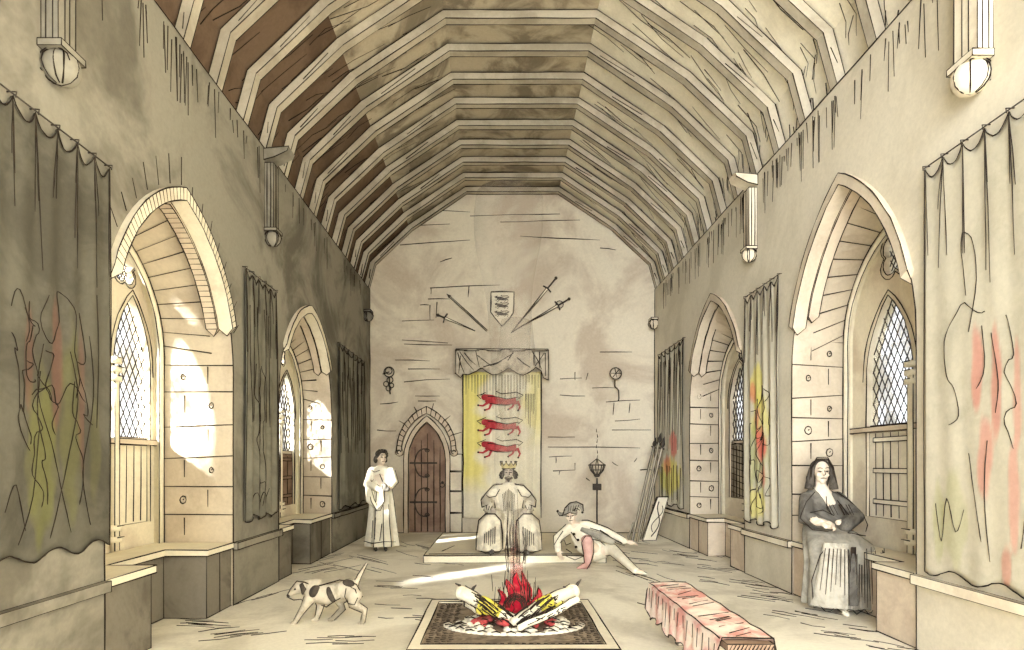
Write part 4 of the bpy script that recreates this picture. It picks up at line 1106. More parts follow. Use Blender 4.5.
def tongue(p, h, r, mat, lean=0, name='flame_tongue'):
    m = MB(); n = 8; P = [V(p) + V((lean*t*t + .02*math.sin(t*7 + r*90), 0, h*t)) for t in [i/n for i in range(n+1)]]
    R = [r*(.55 + 1.6*t)*(1-t)**.75 + .004 for t in [i/n for i in range(n+1)]]
    m.tube(P, R, mat, 10, squash=(1, .7, 1)); 
    m.ink([p_ + V((-r_*.9, -.01, 0)) for p_, r_ in zip(P, R)][1:], .0045)
    m.ink([p_ + V((r_*.5, -r_*.6, 0)) for p_, r_ in zip(P, R)][2:], .0045)
    m.build(name, root)
for px, py, h, r, mt, ln in ((518, 612, .34, .055, 'flame_red', .0), (511, 613, .29, .045, 'flame_red', -.02), (525, 612, .30, .045, 'flame_red', .02), (535, 612, .21, .035, 'flame_red', .04), (503, 614, .21, .035, 'flame_red', -.03), (521, 613, .36, .03, 'flame_red', .01), (543, 612, .15, .03, 'flame_red', .03),
                             (488, 614, .11, .05, 'flame_yellow', -.04), (481, 613, .09, .03, 'flame_yellow', -.03), (549, 612, .13, .05, 'flame_yellow', .04), (557, 610, .1, .035, 'flame_yellow', .03), (511, 618, .16, .04, 'flame_red', -.02), (527, 618, .16, .04, 'flame_red', .02)):
    tongue(T(px, py, 5.12), h, r, mt, ln)
m = MB(); rnd = random.Random(77)
for k in range(46):
    x = .12 + rnd.uniform(-.26, .26); z = .05 + abs(x - .12)*.4 + rnd.uniform(0, .12)
    sg = 1 if x > .12 else -1
    m.ink([V((x, 4.93, z)), V((x + sg*.05, 4.92, z + .05)), V((x + sg*.11, 4.93, z + .085))], .006, wob=.6)
for k in range(26):
    x = .13 + rnd.uniform(-.2, .2); z = rnd.uniform(.22, .34); m.ink([V((x, 5.02, z)), V((x + rnd.uniform(-.02, .02), 5.02, z + rnd.uniform(.08, .2)))], .0042)
for k in range(5): m.ink([V((.13 + .1*math.cos(t)*(1 - k*.12), 5.0, .2 + .12*math.sin(t)*(1 - k*.1))) for t in [i*.45 for i in range(8)]], .005)
m.build('charred_kindling', root)
# smoke column
m = MB(); n = 22; rnd = random.Random(8)
def plume(P0, h, r0, r1, sway, mat, mb, ph):
    P = []; R = []
    for i in range(n + 1):
        t = i/n; P.append(V(P0) + V((sway*math.sin(t*5 + ph) - .25*t*t*0 , .25*t, h*t))); R.append((r0 + (r1 - r0)*t)*(1 + .12*math.sin(t*15 + ph)))
    mb.tube(P, R, mat, 18)
    return P, R
P, R = plume((.13, 5.2, .42), 3.4, .05, .3, .06, 'smoke', m, .5)
plume((.10, 5.25, .5), 2.2, .05, .16, .05, 'smoke', m, 2.5)
plume((.14, 5.18, .3), .55, .08, .02, .01, 'smoke_red', m, 1)
for k in range(17):
    a = rnd.uniform(-.9, .9); z0 = rnd.uniform(.4, .7); l = rnd.uniform(.2, .6); x = .14 + a*.09
    m.tube([V((x, 5.12, z0)), V((x + a*.02, 5.12, z0 + l*.5)), V((x + a*.0 + rnd.uniform(-.01, .01), 5.12, z0 + l))], [.004, .0035, .001], 'ink', 4)
o = m.build('smoke_column'); tag(o, 'grey smoke column rising from the bonfire in front of the king', 'smoke', kind='stuff')

# ------------------------------------------------------------------ draped bench
root = thing('draped_bench', 'long low bench under a red striped cloth at lower right', 'bench', (1.38, 4.15, 0))
bx0, bx1, by0, by1, bz = 1.24, 1.52, 3.36, 4.95, .42
m = MB(); m.box((bx0 + .01, by0 - .06, bz - .05), (bx1 - .01, by1, bz - .012), 'shutter_wood')
for k in range(12): x = bx0 + .02 + k*.021; m.ink([V((x, by0 - .063, bz - .048)), V((x + .018, by0 - .063, bz - .015))], .004)
m.build('seat_plank', root)
for x, y in ((bx0 + .16, by0 + .06), (bx1 - .06, by0 + .06), (bx0 + .16, by1 - .3), (bx1 - .06, by1 - .3)):
    m = MB(); m.hexa([V((x - .03, y - .03, 0)), V((x + .03, y - .03, 0)), V((x + .03, y + .03, 0)), V((x - .03, y + .03, 0)), V((x - .022, y - .022, bz - .05)), V((x + .022, y - .022, bz - .05)), V((x + .022, y + .022, bz - .05)), V((x - .022, y + .022, bz - .05))], 'timber'); m.build('leg', root)
m = MB(); nu, nv = 24, 64; rnd = random.Random(3)
def dr(u, v, off=0):      # u across (0..1 skirt-top-skirt), v along
    y = by0 + (by1 - by0)*v; dl = .245 + .022*math.sin(v*42) + .015*math.sin(v*23); drr = .12 + .01*math.sin(v*38)
    wv = .012*math.sin(v*58)
    if u < .35: t = u/.35; return V((bx0 - .012 - off - (wv + .012)*(1-t), y, bz - dl*(1-t)))
    if u > .75: t = (u-.75)/.25; return V((bx1 + .012 + off + (wv + .012)*t, y, bz - drr*t))
    t = (u-.35)/.4; return V((bx0 - .012 + (bx1-bx0+.024)*t, y, bz + off + .004*math.sin(v*30 + t*5)))
vs = []; fs = []
for off in (.004, -.003):
    for j in range(nv+1):
        for i in range(nu+1): vs.append(dr(i/nu, j/nv, off))
o = (nu+1)*(nv+1)
for j in range(nv):
    for i in range(nu): a = j*(nu+1)+i; fs += [(a, a+1, a+nu+2, a+nu+1), (o+a, o+a+nu+1, o+a+nu+2, o+a+1)]
m.add(vs, fs, 'cloth_red', True)
m.ink([dr(0, i/40, .006) for i in range(41)], .005, seg=1); m.ink([dr(.35, i/20, .006) for i in range(21)], .0045); m.ink([dr(.75, i/20, .006) for i in range(21)], .0045)
m.ink([dr(u/8, 0, .006) for u in range(9)], .0045); m.ink([dr(u/8, 1, .006) for u in range(9)], .0055)
for k in range(15): v = rnd.random(); m.ink([dr(.4 + rnd.random()*.1, v, .007), dr(.62 + rnd.random()*.1, min(1, v + .06), .007)], .0035)
for k in range(16): v = (k + .5)/16; m.ink([dr(.30, v, .006), dr(rnd.uniform(.05, .18), v, .006)], .0032)
m.build('striped_cloth', root)


# ------------------------------------------------------------------ people
def rotz(a): return Matrix.Rotation(a, 3, 'Z')
def head_mesh(c, R, h=.225, mat='skin', voxel=.007, neck=.07, neck_to=None, beard=False):
    """a head with brow, nose, jaw, ears; R turns it (it looks along -y when R is the identity). c is the centre"""
    m = MB(); k = h/.225; T = lambda x, y, z: V(c) + R @ V((x*k, y*k, z*k))
    m.ell(T(0, .012, .03), (.072*k, .088*k, .085*k), mat, rot=R)
    m.ell(T(0, -.012, -.04), (.055*k, .062*k, .068*k), mat, rot=R)
    m.ell(T(0, -.045, -.088), (.026*k, .024*k, .02*k), mat, rot=R)
    m.tube([T(0, -.07, .02), T(0, -.094, -.016), T(0, -.076, -.03)], [.009*k, .015*k, .009*k], mat, 8)
    m.tube([T(-.045, -.066, .036), T(0, -.078, .03), T(.045, -.066, .036)], [.011*k, .012*k, .011*k], mat, 8)
    for sg in (-1, 1):
        m.ell(T(sg*.073, .012, -.005), (.012*k, .022*k, .03*k), mat, rot=R)
        m.ell(T(sg*.04, -.052, -.025), (.02*k, .018*k, .018*k), mat, rot=R)
    m.tube([T(-.024, -.068, -.056), T(0, -.077, -.055), T(.024, -.068, -.056)], [.006*k, .01*k, .006*k], mat, 8)
    m.tube([T(0, .02, -.06), neck_to or T(0, .03, -.16)], [.048*k, .055*k], mat, 10)
    return m, T
def face_ink(m, T, r=.0048):
    for sg in (-1, 1):
        m.ink([T(sg*.05, -.073, .012), T(sg*.032, -.083, .016), T(sg*.014, -.083, .008)], r)
        m.ink([T(sg*.052, -.079, .042), T(sg*.03, -.088, .048), T(sg*.012, -.09, .04)], r)
        m.ell(T(sg*.031, -.08, .008), .0075, 'ink', nu=6, nv=4)
    m.ink([T(.006, -.09, .02), T(.012, -.108, -.02), T(-.008, -.1, -.03)], r)
    m.ink([T(-.026, -.078, -.056), T(0, -.09, -.053), T(.026, -.078, -.057)], r)
def hand_pieces(m, wrist, d, n, mat='skin', k=1.0, curl=.6, thumb=1):
    """palm and five fingers; d points along the hand, n out of the palm"""
    w = V(wrist); d = V(d).normalized(); n = V(n); n = (n - d*n.dot(d)).normalized(); sd = d.cross(n).normalized()*thumb
    m.tube([w - d*.02*k, w + d*.03*k, w + d*.075*k], [.024*k, .034*k, .036*k], mat, 8, squash=None)
    for i, (o, l) in enumerate(((-.03, .062), (-.010, .078), (.011, .084), (.031, .076))):
        b = w + d*.072*k + sd*o*k*1.0
        p1 = b + d*l*.42*k + n*l*.1*k*curl; p2 = p1 + (d*(1-.5*curl) + n*curl).normalized()*l*.33*k; p3 = p2 + (d*(1-curl) + n*1.2*curl).normalized()*l*.27*k
        m.tube([b - d*.012*k, p1, p2, p3], [.0105*k, .0098*k, .009*k, .0065*k], mat, 7)
    b = w + d*.022*k + sd*.03*k
    m.tube([b, b + (d*.6 + sd*.7 + n*.3).normalized()*.035*k, b + (d*1.0 + sd*.6 + n*.6).normalized()*.064*k], [.014*k, .0115*k, .008*k], mat, 7)
    return w, d, n, sd
FOLD = ((.5, 7, .4), (.32, 11, 1.3), (.2, 17, 2.2))

# --- standing woman in white by the left wall
X, Y = -1.93, 9.77
root = thing('person', 'standing person in a long white robe and dark wrapped hair, by the left wall', 'person', (X, Y, 0))
R = rotz(math.radians(38)); hc = V((X + .0, Y, 1.50))
b, T = head_mesh(hc, R, .23)
b.tube([hc + V((0, .02, -.14)), V((X - .01, Y + .02, 1.2)), V((X, Y, .95)), V((X, Y, .55))], [.06, .15, .13, .15], 'skin', 12)
for sg, wr in ((-1, V((X + .05, Y - .17, 1.0))), (1, V((X + .15, Y - .12, 1.02)))):
    b.tube([V((X + sg*.14, Y + .0, 1.28)), V((X + sg*.21, Y - .04, 1.08)), wr], [.05, .042, .028], 'skin', 8)
hand_pieces(b, (X + .04, Y - .185, .99), (1, -.25, .15), (0, .6, .8), curl=.7, k=1.05)
hand_pieces(b, (X + .17, Y - .15, 1.01), (-.5, -.4, .35), (-.4, .5, -.5), curl=.8, thumb=-1, k=1.05)
for sg in (-1, 1): b.tube([V((X + sg*.07, Y, .6)), V((X + sg*.08, Y + .01, .3)), V((X + sg*.07, Y, .06)), V((X + sg*.08 + .02, Y - .12, .03))], [.07, .05, .035, .03], 'skin', 8)
b = b.fused(.0095); face_ink(b, T)
b.build('body', root)
m = MB()
m.loft([((X + .0, Y, .07), .27, .2, .16), ((X, Y, .14), .26, .19, .18), ((X, Y, .4), .225, .165, .16), ((X, Y, .75), .195, .15, .12), ((X, Y, 1.0), .165, .13, .06), ((X - .005, Y + .01, 1.2), .185, .125, .03), ((X, Y + .015, 1.31), .17, .105, 0), ((X, Y + .02, 1.37), .085, .075, 0)],
       'robe_white', 44, FOLD, [(0, 0, 7), (180, 0, 7), (255, 0, 4), (285, 0, 3), (235, 1, 4), (310, 0, 3)])
m.limb([(X - .15, Y, 1.28), (X - .2, Y - .06, 1.08), (X - .02, Y - .17, 1.0)], [.075, .085, .05], 'robe_white')
m.limb([(X + .15, Y, 1.28), (X + .2, Y - .04, 1.1), (X + .15, Y - .12, 1.02)], [.075, .085, .055], 'robe_white')
m.tube([(X - .19, Y - .07, 1.04), (X - .16, Y - .12, .82), (X - .03, Y - .18, .68), (X + .06, Y - .19, .8), (X + .03, Y - .18, .97)], [.06, .07, .03, .045, .04], 'robe_white', 8)
m = m.fused(.012); 
for pts in ([(-.19, -.1, 1.0), (-.12, -.21, .8), (-.03, -.225, .66), (.03, -.23, .66)], [(-.13, -.17, 1.0), (-.07, -.22, .82), (.0, -.235, .7)], [(.09, -.21, .98), (.1, -.24, .82), (.03, -.24, .66)], [(-.2, -.06, 1.2), (-.13, -.12, 1.12), (-.1, -.14, 1.15)], [(-.26, -.12, .16), (-.1, -.25, .14), (.1, -.25, .17), (.26, -.14, .15)], [(-.1, -.2, .5), (-.11, -.22, .22)], [(-.05, -.22, .55), (-.06, -.24, .2)], [(.05, -.22, .45), (.02, -.24, .18)],
            [(.0, -.15, 1.24), (.05, -.14, 1.1), (.04, -.16, 1.04)], [(-.15, -.1, 1.31), (-.08, -.13, 1.27), (0, -.13, 1.3)]):
    m.ink([V((X + x, Y + y, z)) for x, y, z in pts])
m.build('long_robe', root)
m = MB()   # wrapped braided hair
Hm = lambda x, y, z: hc + R @ V((x, y, z))
m.ell(Hm(0, .035, .06), (.088, .09, .075), 'hair_dark', rot=R)
m.tube([Hm(-.085, -.02, .03), Hm(-.055, -.055, .095), Hm(0, -.07, .105), Hm(.055, -.055, .095), Hm(.085, -.02, .03), Hm(.085, .05, .0), Hm(0, .11, .0), Hm(-.085, .05, 0), Hm(-.085, -.02, .03)], .027, 'hair_dark', 8)
m.ell(Hm(-.09, .03, -.03), (.035, .04, .06), 'hair_dark'); m.ell(Hm(.09, .03, -.03), (.03, .04, .05), 'hair_dark')
m = m.fused(.009, smooth=1)
for k in range(9):
    a = k/8*PI; m.ink([Hm(.1*math.cos(a), -.03 - .06*math.sin(a), .05 + .03*math.sin(a)), Hm(.075*math.cos(a), -.04 - .07*math.sin(a), .075 + .06*math.sin(a)), Hm(.05*math.cos(a), 0, .14)], .006)
m.build('wrapped_hair', root)
for sg in (-1, 1):
    m = MB(); m.limb([(X + sg*.08, Y - .06, .035), (X + sg*.08 + .03, Y - .2, .028)], [.035, .022], 'hair_dark'); m.build('shoe', root)
m = MB(); m.ell((X + .1, Y - .235, 1.03), (.04, .035, .06), 'robe_dark', True); m.ell((X + .13, Y - .23, 1.0), (.05, .03, .04), 'robe_dark'); m.tube([(X + .1, Y - .23, 1.06), (X + .07, Y - .23, 1.12)], [.02, .012], 'robe_dark', 6)
m.build('held_pouch', root)

# --- king on the dais
X, Y = .13, 9.12
z0 = DZ
th = thing('throne', 'low-backed pale throne beneath the crowned king on the platform', 'throne', (X, Y + .1, z0))
m = MB(); m.box((X - .36, Y - .1, z0 + .36), (X + .36, Y + .42, z0 + .43), 'timber'); m.build('seat', th)
m = MB(); m.box((X - .33, Y + .36, z0 + .43), (X + .33, Y + .42, z0 + .82), 'timber'); m.build('backrest', th)
for sg in (-1, 1):
    m = MB(); a, b_ = sorted((X + sg*.30, X + sg*.36)); m.box((a, Y - .08, z0), (b_, Y + .4, z0 + .36), 'timber'); m.build('side_panel', th)
    m = MB(); m.limb([(X + sg*.34, Y - .12, z0 + .60), (X + sg*.34, Y + .36, z0 + .62)], [.032, .03], 'timber'); m.tube([(X + sg*.34, Y - .05, z0 + .43), (X + sg*.34, Y - .06, z0 + .6)], .022, 'timber'); m.build('armrest', th)
root = thing('person', 'seated crowned person in wide pale robes in front of the yellow banner', 'person', (X, Y - .2, z0))
R = rotz(0); hc = V((X - .0, Y - .02, 1.262))
b, T = head_mesh(hc, R, .225, 'skin_grey')
b.tube([hc + V((0, .03, -.14)), V((X, Y + .05, 1.0)), V((X, Y + .05, .75)), V((X, Y + .02, .6))], [.06, .15, .14, .15], 'skin_grey', 12)
for sg in (-1, 1):
    wr = V((X + sg*.24, Y - .26, .73))
    b.tube([V((X + sg*.17, Y + .04, 1.02)), V((X + sg*.29, Y - .0, .82)), wr], [.052, .045, .028], 'skin_grey', 8)
    b.tube([V((X + sg*.1, Y, .6)), V((X + sg*.22, Y - .36, .6)), V((X + sg*.22, Y - .38, .34)), V((X + sg*.22, Y - .36, .16)), V((X + sg*.24, Y - .46, .14))], [.09, .07, .05, .035, .03], 'skin_grey', 10)
    hand_pieces(b, wr, (-sg*.15, -1, -.15), (0, -.2, -1), 'skin_grey', curl=.5, thumb=-sg, k=1.1)
b = b.fused(.0095); face_ink(b, T, .0055)
b.build('body', root)
m = MB()
m.loft([((X, Y + .02, .55), .3, .24, .05), ((X, Y + .03, .8), .25, .17, .05), ((X, Y + .04, .98), .25, .14, 0), ((X, Y + .04, 1.06), .2, .12, 0), ((X, Y + .03, 1.12), .09, .08, 0)], 'robe_king', 40, FOLD)
for sg in (-1, 1):
    m.tube([(X + sg*.12, Y + .0, .6), (X + sg*.23, Y - .36, .60)], [.13, .125], 'robe_king', 12)
    m.loft([((X + sg*.275, Y - .34, z0 + .035), .2, .15, .1), ((X + sg*.27, Y - .34, .35), .19, .15, .1), ((X + sg*.255, Y - .34, .56), .17, .15, .04), ((X + sg*.225, Y - .32, .67), .11, .12, 0), ((X + sg*.22, Y - .31, .705), .04, .05, 0)], 'robe_king', 32, FOLD)
    m.limb([(X + sg*.18, Y + .03, 1.03), (X + sg*.33, Y + .0, .85), (X + sg*.29, Y - .2, .76)], [.085, .105, .085], 'robe_king', ink=False)
m.loft([((X, Y - .25, z0 + .06), .18, .1, .08), ((X, Y - .2, .45), .16, .12, .05), ((X, Y - .1, .62), .15, .12, 0)], 'robe_king', 24, FOLD)
m = m.fused(.013)
for sg in (-1, 1):
    # drawn outlines of the robe over the knees, sleeves and collar
    m.ink([V((X + sg*x*1.13, Y + y, z)) for x, y, z in ((.08, -.46, .17), (.08, -.45, .4), (.1, -.45, .58), (.18, -.44, .68), (.3, -.42, .68), (.39, -.38, .58), (.425, -.36, .35), (.42, -.36, .15), (.3, -.49, .12), (.12, -.49, .13), (.09, -.46, .17))], .010)
    for q in range(6):
        x = .2 + q*.03; m.ink([V((X + sg*x, Y - .5, .5 - .02*q)), V((X + sg*(x + .005), Y - .505, .24 + random.uniform(-.04, .04)))], .0075)
    m.ink([V((X + sg*x*1.13, Y + y, z)) for x, y, z in ((.08, -.08, 1.1), (.2, -.08, 1.08), (.29, -.08, .98), (.37, -.1, .86), (.35, -.2, .76), (.27, -.28, .8))], .009)
    m.ink([V((X + sg*x*1.13, Y + y, z)) for x, y, z in ((.12, -.12, 1.02), (.17, -.14, .92), (.26, -.14, .9), (.3, -.16, .94))], .007)
    for q in range(4): m.ink([V((X + sg*(.22 + q*.035), Y - .2, .86 - q*.02)), V((X + sg*(.2 + q*.045), Y - .27, .76 + q*.01)), V((X + sg*(.26 + q*.02), Y - .29, .72))], .007)
for q in range(9): m.ink([V((X - .09 + q*.022, Y - .14, 1.03 - abs(q-4)*.02)), V((X - .07 + q*.018, Y - .2, .7))], .005)
m.build('wide_robe', root)
m = MB()   # hair and beard
m.ell(hc + V((0, .04, .035)), (.092, .095, .09), 'hair_dark')
for sg in (-1, 1): m.tube([hc + V((sg*.085, .01, .03)), hc + V((sg*.1, .01, -.04)), hc + V((sg*.115, .0, -.085))], [.03, .035, .03], 'hair_dark', 8)
m.tube([hc + V((-.06, -.045, -.07)), hc + V((0, -.07, -.09)), hc + V((.06, -.045, -.07))], .018, 'hair_dark', 8)
m.tube([hc + V((0, -.065, -.09)), hc + V((0, -.07, -.14))], [.03, .01], 'hair_dark', 8)
m = m.fused(.008, smooth=1)
for sg in (-1, 1):
    for q in range(4): m.ink([hc + V((sg*(.085 + .012*q), -.05, .05 - q*.01)), hc + V((sg*(.115 + .01*q), -.05, -.03)), hc + V((sg*.1, -.05, -.09))], .007)
m.build('hair_and_beard', root)
m = MB()   # crown
N = 10; vs = []; Rr = .1
for i in range(N*2):
    t = PI*i/N; h = .155 if i % 2 == 0 else .105; vs += [hc + V((Rr*math.cos(t), .02 + Rr*math.sin(t), .068)), hc + V(((Rr + .022)*math.cos(t), .02 + (Rr + .022)*math.sin(t), h + .01))]
n = N*2
inn = [hc + V((0, .02, 0)) + (p - hc - V((0, .02, 0)))*1 for p in vs]
inn = [V(((p.x - hc.x)*.9 + hc.x, (p.y - hc.y - .02)*.9 + hc.y + .02, p.z)) for p in vs]
fs = []
for i in range(n):
    j = (i+1) % n; fs += [(2*i, 2*j, 2*j+1, 2*i+1), (2*n+2*i, 2*n+2*i+1, 2*n+2*j+1, 2*n+2*j), (2*i+1, 2*j+1, 2*n+2*j+1, 2*n+2*i+1), (2*i, 2*n+2*i, 2*n+2*j, 2*j)]
m.add(vs + inn, fs, 'gold')
m.loop([vs[2*i+1] for i in range(n)], .0075); m.loop([vs[2*i] for i in range(n)], .0085)
for i in range(0, n, 2): m.ell(vs[2*i+1] + V((0, 0, .008)), .014, 'ink', nu=6, nv=4)
m.build('crown', root)
for sg in (-1, 1):
    m = MB(); m.limb([(X + sg*.235, Y - .44, z0 + .035), (X + sg*.27, Y - .60, z0 + .028)], [.036, .024], 'robe_dark'); m.build('shoe', root)

# --- jester reclining at the edge of the dais
root = thing('person', 'reclining person in a horned cap, one pink leg bent, at the platform edge', 'person', (1.35, 8.3, 0))
J = lambda px, py, Y: PY(px, py, Y)
hip = V((1.34, 8.36, .20)); chest = V((1.13, 8.42, .42)); neck = V((1.04, 8.40, .56)); hc = V((.99, 8.36, .672))
R = rotz(math.radians(-14)) @ Matrix.Rotation(math.radians(-8), 3, 'Y')
b, T = head_mesh(hc, R, .21, 'skin', neck_to=neck)
b.tube([neck, chest, hip], [.07, .13, .12], 'skin', 12)
shL, shR = V((.93, 8.40, .50)), V((1.22, 8.42, .54))
wL, wR = V((.80, 8.30, .19)), V((1.76, 8.27, .33))
b.tube([shL, V((.80, 8.40, .36)), wL], [.045, .038, .026], 'skin', 8); b.tube([chest, shL], [.07, .05], 'skin', 8); b.tube([chest, shR], [.07, .05], 'skin', 8)
b.tube([shR, V((1.5, 8.34, .45)), wR], [.048, .038, .026], 'skin', 8)
hand_pieces(b, wL, (.3, -.5, -.6), (.6, .1, -.3), curl=.4); hand_pieces(b, wR, (1, -.1, -.25), (0, -.3, -1), curl=.3)
kn = J(587, 541, 8.1); b.tube([hip + V((0, -.05, 0)), kn, V((kn.x + .02, 8.1, .2)), V((kn.x, 8.07, .05)), V((kn.x - .08, 8.0, .035))], [.08, .065, .05, .035, .03], 'skin', 10)
k2 = J(613, 550, 8.15); f2 = PF(636, 571, .07); b.tube([hip, k2, f2, f2 + V((.09, -.02, -.02))], [.085, .062, .036, .03], 'skin', 10)
b = b.fused(.0095); face_ink(b, T)
b.build('body', root)
m = MB()
m.tube([neck + V((0, 0, -.03)), chest + V((-.0, 0, .02)), V((1.2, 8.38, .3)), hip + V((.03, 0, -.02)), hip + V((.12, -.02, .01))], [.08, .165, .165, .155, .11], 'robe_white', 16)
m.limb([shL + V((.04, 0, 0)), V((.80, 8.40, .36)), wL + V((0, .0, .03))], [.07, .06, .05], 'robe_white')
m.limb([shR - V((.06, 0, .01)), shR, V((1.48, 8.35, .455)), wR - V((.05, 0, -.01))], [.08, .07, .058, .045], 'robe_white')
m = m.fused(.011)
F = lambda *q: m.ink([J(px, py, yy) for px, py, yy in q], .0065)
F((563, 531, 8.3), (558, 538, 8.28), (554, 545, 8.26)); F((571, 532, 8.25), (577, 540, 8.22)); F((600, 530, 8.28), (608, 535, 8.25), (616, 543, 8.22), (625, 546, 8.2)); F((590, 528, 8.3), (600, 531, 8.28), (612, 538, 8.26), (622, 543, 8.2))
F((560, 543, 8.22), (564, 540, 8.2), (566, 545, 8.2), (571, 543, 8.2)); F((566, 556, 8.2), (575, 560, 8.18), (584, 556, 8.16)); F((588, 538, 8.2), (600, 541, 8.2), (607, 547, 8.2)); F((566, 549, 8.18), (572, 553, 8.18))
for p in ((574, 534), (578, 540), (576, 547)): m.ell(J(p[0], p[1], 8.2), .02, 'ink', nu=6, nv=4)
m.build('tunic', root)
m = MB(); m.tube([J(581, 529, 8.26), J(600, 536, 8.2), J(614, 543, 8.15)], [.03, .055, .04], 'robe_grey', 10, squash=(1, .5, 1)); m.build('grey_sash', root)
m = MB(); m.tube([kn + V((0, .08, -.0)), kn, V((kn.x + .02, 8.1, .2)), V((kn.x, 8.07, .06))], [.075, .078, .062, .045], 'pink_hose', 12); m.ell(kn, (.078, .08, .085), 'pink_hose')
m.tube([V((kn.x + .01, 8.08, .08)), V((kn.x, 8.07, .04)), V((kn.x - .06, 8.0, .035)), V((kn.x - .16, 7.96, .02))], [.045, .045, .038, .012], 'pink_hose', 10)
m = m.fused(.010); m.ink([kn + V((-.08, -.03, -.02)), kn + V((-.03, -.06, .075)), kn + V((.05, -.04, .07)), kn + V((.085, -.03, 0)), V((kn.x + .08, 8.06, .2)), V((kn.x + .045, 8.04, .08)), V((kn.x - .02, 7.98, .0))], .007)
m.ink([kn + V((-.08, -.03, -.02)), V((kn.x - .05, 8.06, .2)), V((kn.x - .05, 8.02, .08)), V((kn.x - .16, 7.95, .025))], .007); m.build('pink_legging', root)
m = MB(); m.limb([hip + V((.08, -.02, .02)), k2 + V((0, 0, 0)), f2, f2 + V((.13, -.02, -.035))], [.1, .078, .045, .012], 'robe_white', n=12, r=.0075); m = m.fused(.010)
m.build('white_legging', root)
m = MB(); Hm = lambda x, y, z: hc + R @ V((x, y, z))   # horned cap
m.ell(Hm(0, .03, .05), (.095, .1, .085), 'robe_grey', rot=R)
m.tube([Hm(-.0, .02, .09), Hm(.04, .0, .15), Hm(.13, -.01, .15), Hm(.17, -.01, .08), Hm(.16, -.01, .045)], [.07, .055, .035, .02, .012], 'robe_grey', 10)
m.tube([Hm(-.05, .02, .04), Hm(-.13, .0, .04), Hm(-.17, .0, .085)], [.04, .028, .01], 'robe_grey', 8)
m = m.fused(.008, smooth=1)
m.ink([Hm(*q) for q in ((-.1, -.07, .04), (-.05, -.09, .13), (.02, -.08, .19), (.11, -.06, .2), (.19, -.05, .14), (.185, -.05, .05))], .009)
m.ink([Hm(*q) for q in ((-.085, -.09, .035), (0, -.11, .06), (.085, -.09, .035))], .007); m.ink([Hm(*q) for q in ((.05, -.08, .08), (.1, -.06, .11), (.14, -.05, .07))], .008); m.ink([Hm(*q) for q in ((-.1, -.05, .03), (-.15, -.04, .025), (-.19, -.02, .1))], .008)
for q in range(5): m.ink([Hm(-.02 + q*.03, -.1, .07), Hm(.0 + q*.035, -.08, .15)], .006)
m.ell(Hm(.165, -.01, .035), .018, 'ink', nu=6, nv=4); m.ell(Hm(-.175, 0, .095), .016, 'ink', nu=6, nv=4); m.build('horned_cap', root)

# --- seated woman in the right recess
X, Y = 3.36, 6.12
root = thing('person', 'seated veiled person in dark shawl and long skirt on the right window seat', 'person', (X, Y - .2, 0))
R = rotz(math.radians(-14)); hc = V((3.235, Y - .08, 1.315))
b, T = head_mesh(hc, R, .23)
b.tube([hc + V((0.01, .03, -.14)), V((X - .08, Y, 1.02)), V((X - .03, Y + .02, .8)), V((X, Y, .64))], [.06, .15, .13, .15], 'skin', 12)
wA, wB = V((X - .10, Y - .33, .80)), V((X - .2, Y - .29, .83))
b.tube([V((X - .23, Y - .02, 1.06)), V((X - .28, Y - .12, .85)), wA - V((.04, 0, 0))], [.05, .042, .028], 'skin', 8)
b.tube([V((X + .08, Y, 1.06)), V((X + .17, Y - .1, .84)), wB + V((.12, 0, 0))], [.05, .042, .028], 'skin', 8)
hand_pieces(b, wA + V((-.06, 0, 0)), (-.6, -.5, .2), (0, .4, -.8), curl=.6, k=1.1); hand_pieces(b, wB, (-.8, -.3, .1), (0, .6, .6), curl=.7, k=1.1)
for sg in (-1, 1):
    b.tube([V((X + sg*.1, Y, .65)), V((X + sg*.12 - .05, Y - .36, .56)), V((X + sg*.12 - .03, Y - .46, .35)), V((X + sg*.12 - .03, Y - .46, .07)), V((X + sg*.13 - .04, Y - .58, .035))], [.09, .07, .05, .035, .03], 'skin', 10)
b = b.fused(.0095); face_ink(b, T, .004)
b.build('body', root)
m = MB()   # skirt with a dark middle panel
X -= .05
m.loft([((X - .01, Y - .36, .05), .36, .24, .16), ((X - .01, Y - .36, .2), .35, .235, .16), ((X - .01, Y - .34, .45), .33, .23, .12), ((X - .02, Y - .28, .62), .31, .26, .06), ((X - .03, Y - .14, .73), .24, .24, .02), ((X - .04, Y - .02, .8), .17, .14, 0)], 'robe_grey', 56, FOLD)
m = m.fused(.013)
def sk(x, z):   # front surface of the skirt, about
    e = max(0, 1 - (x/.385)**2)**.5; return V((X - .01 + x, Y - .36 - .265*e - .005, z))
for k in range(26):
    x = -.33 + .66*k/25; z1 = random.uniform(.42, .66); m.ink([sk(x*.85, z1), sk(x*.95, z1*.55), sk(x, random.uniform(.06, .2))], .0045)
m.ink([sk(-.35 + .7*t/20, .05 + .025*math.sin(t*1.9)) for t in range(21)], .005); m.ink([sk(-.35, .06), sk(-.36, .3), sk(-.31, .55), sk(-.25, .66)], .006); m.ink([sk(.35, .06), sk(.35, .3), sk(.29, .5), sk(.24, .6)], .006)
for k in range(12): x = -.06 + random.uniform(-.025, .025); m.ink([sk(x, .64), sk(x - .01, .4), sk(x + .01, random.uniform(.12, .25))], .005)
m.build('long_skirt', root)
m = MB()   # pale apron panel on the left of the skirt
pts = []
vs = []; nu, nv = 14, 12
for j in range(nv+1):
    for i in range(nu+1):
        x = -.365 + .25*i/nu; z = .07 + .6*j/nv; p = sk(x*(1 - .3*j/nv) - .03*j/nv, z) - V((0, .012 + .008*math.sin(i*1.8), 0)); vs.append(p)
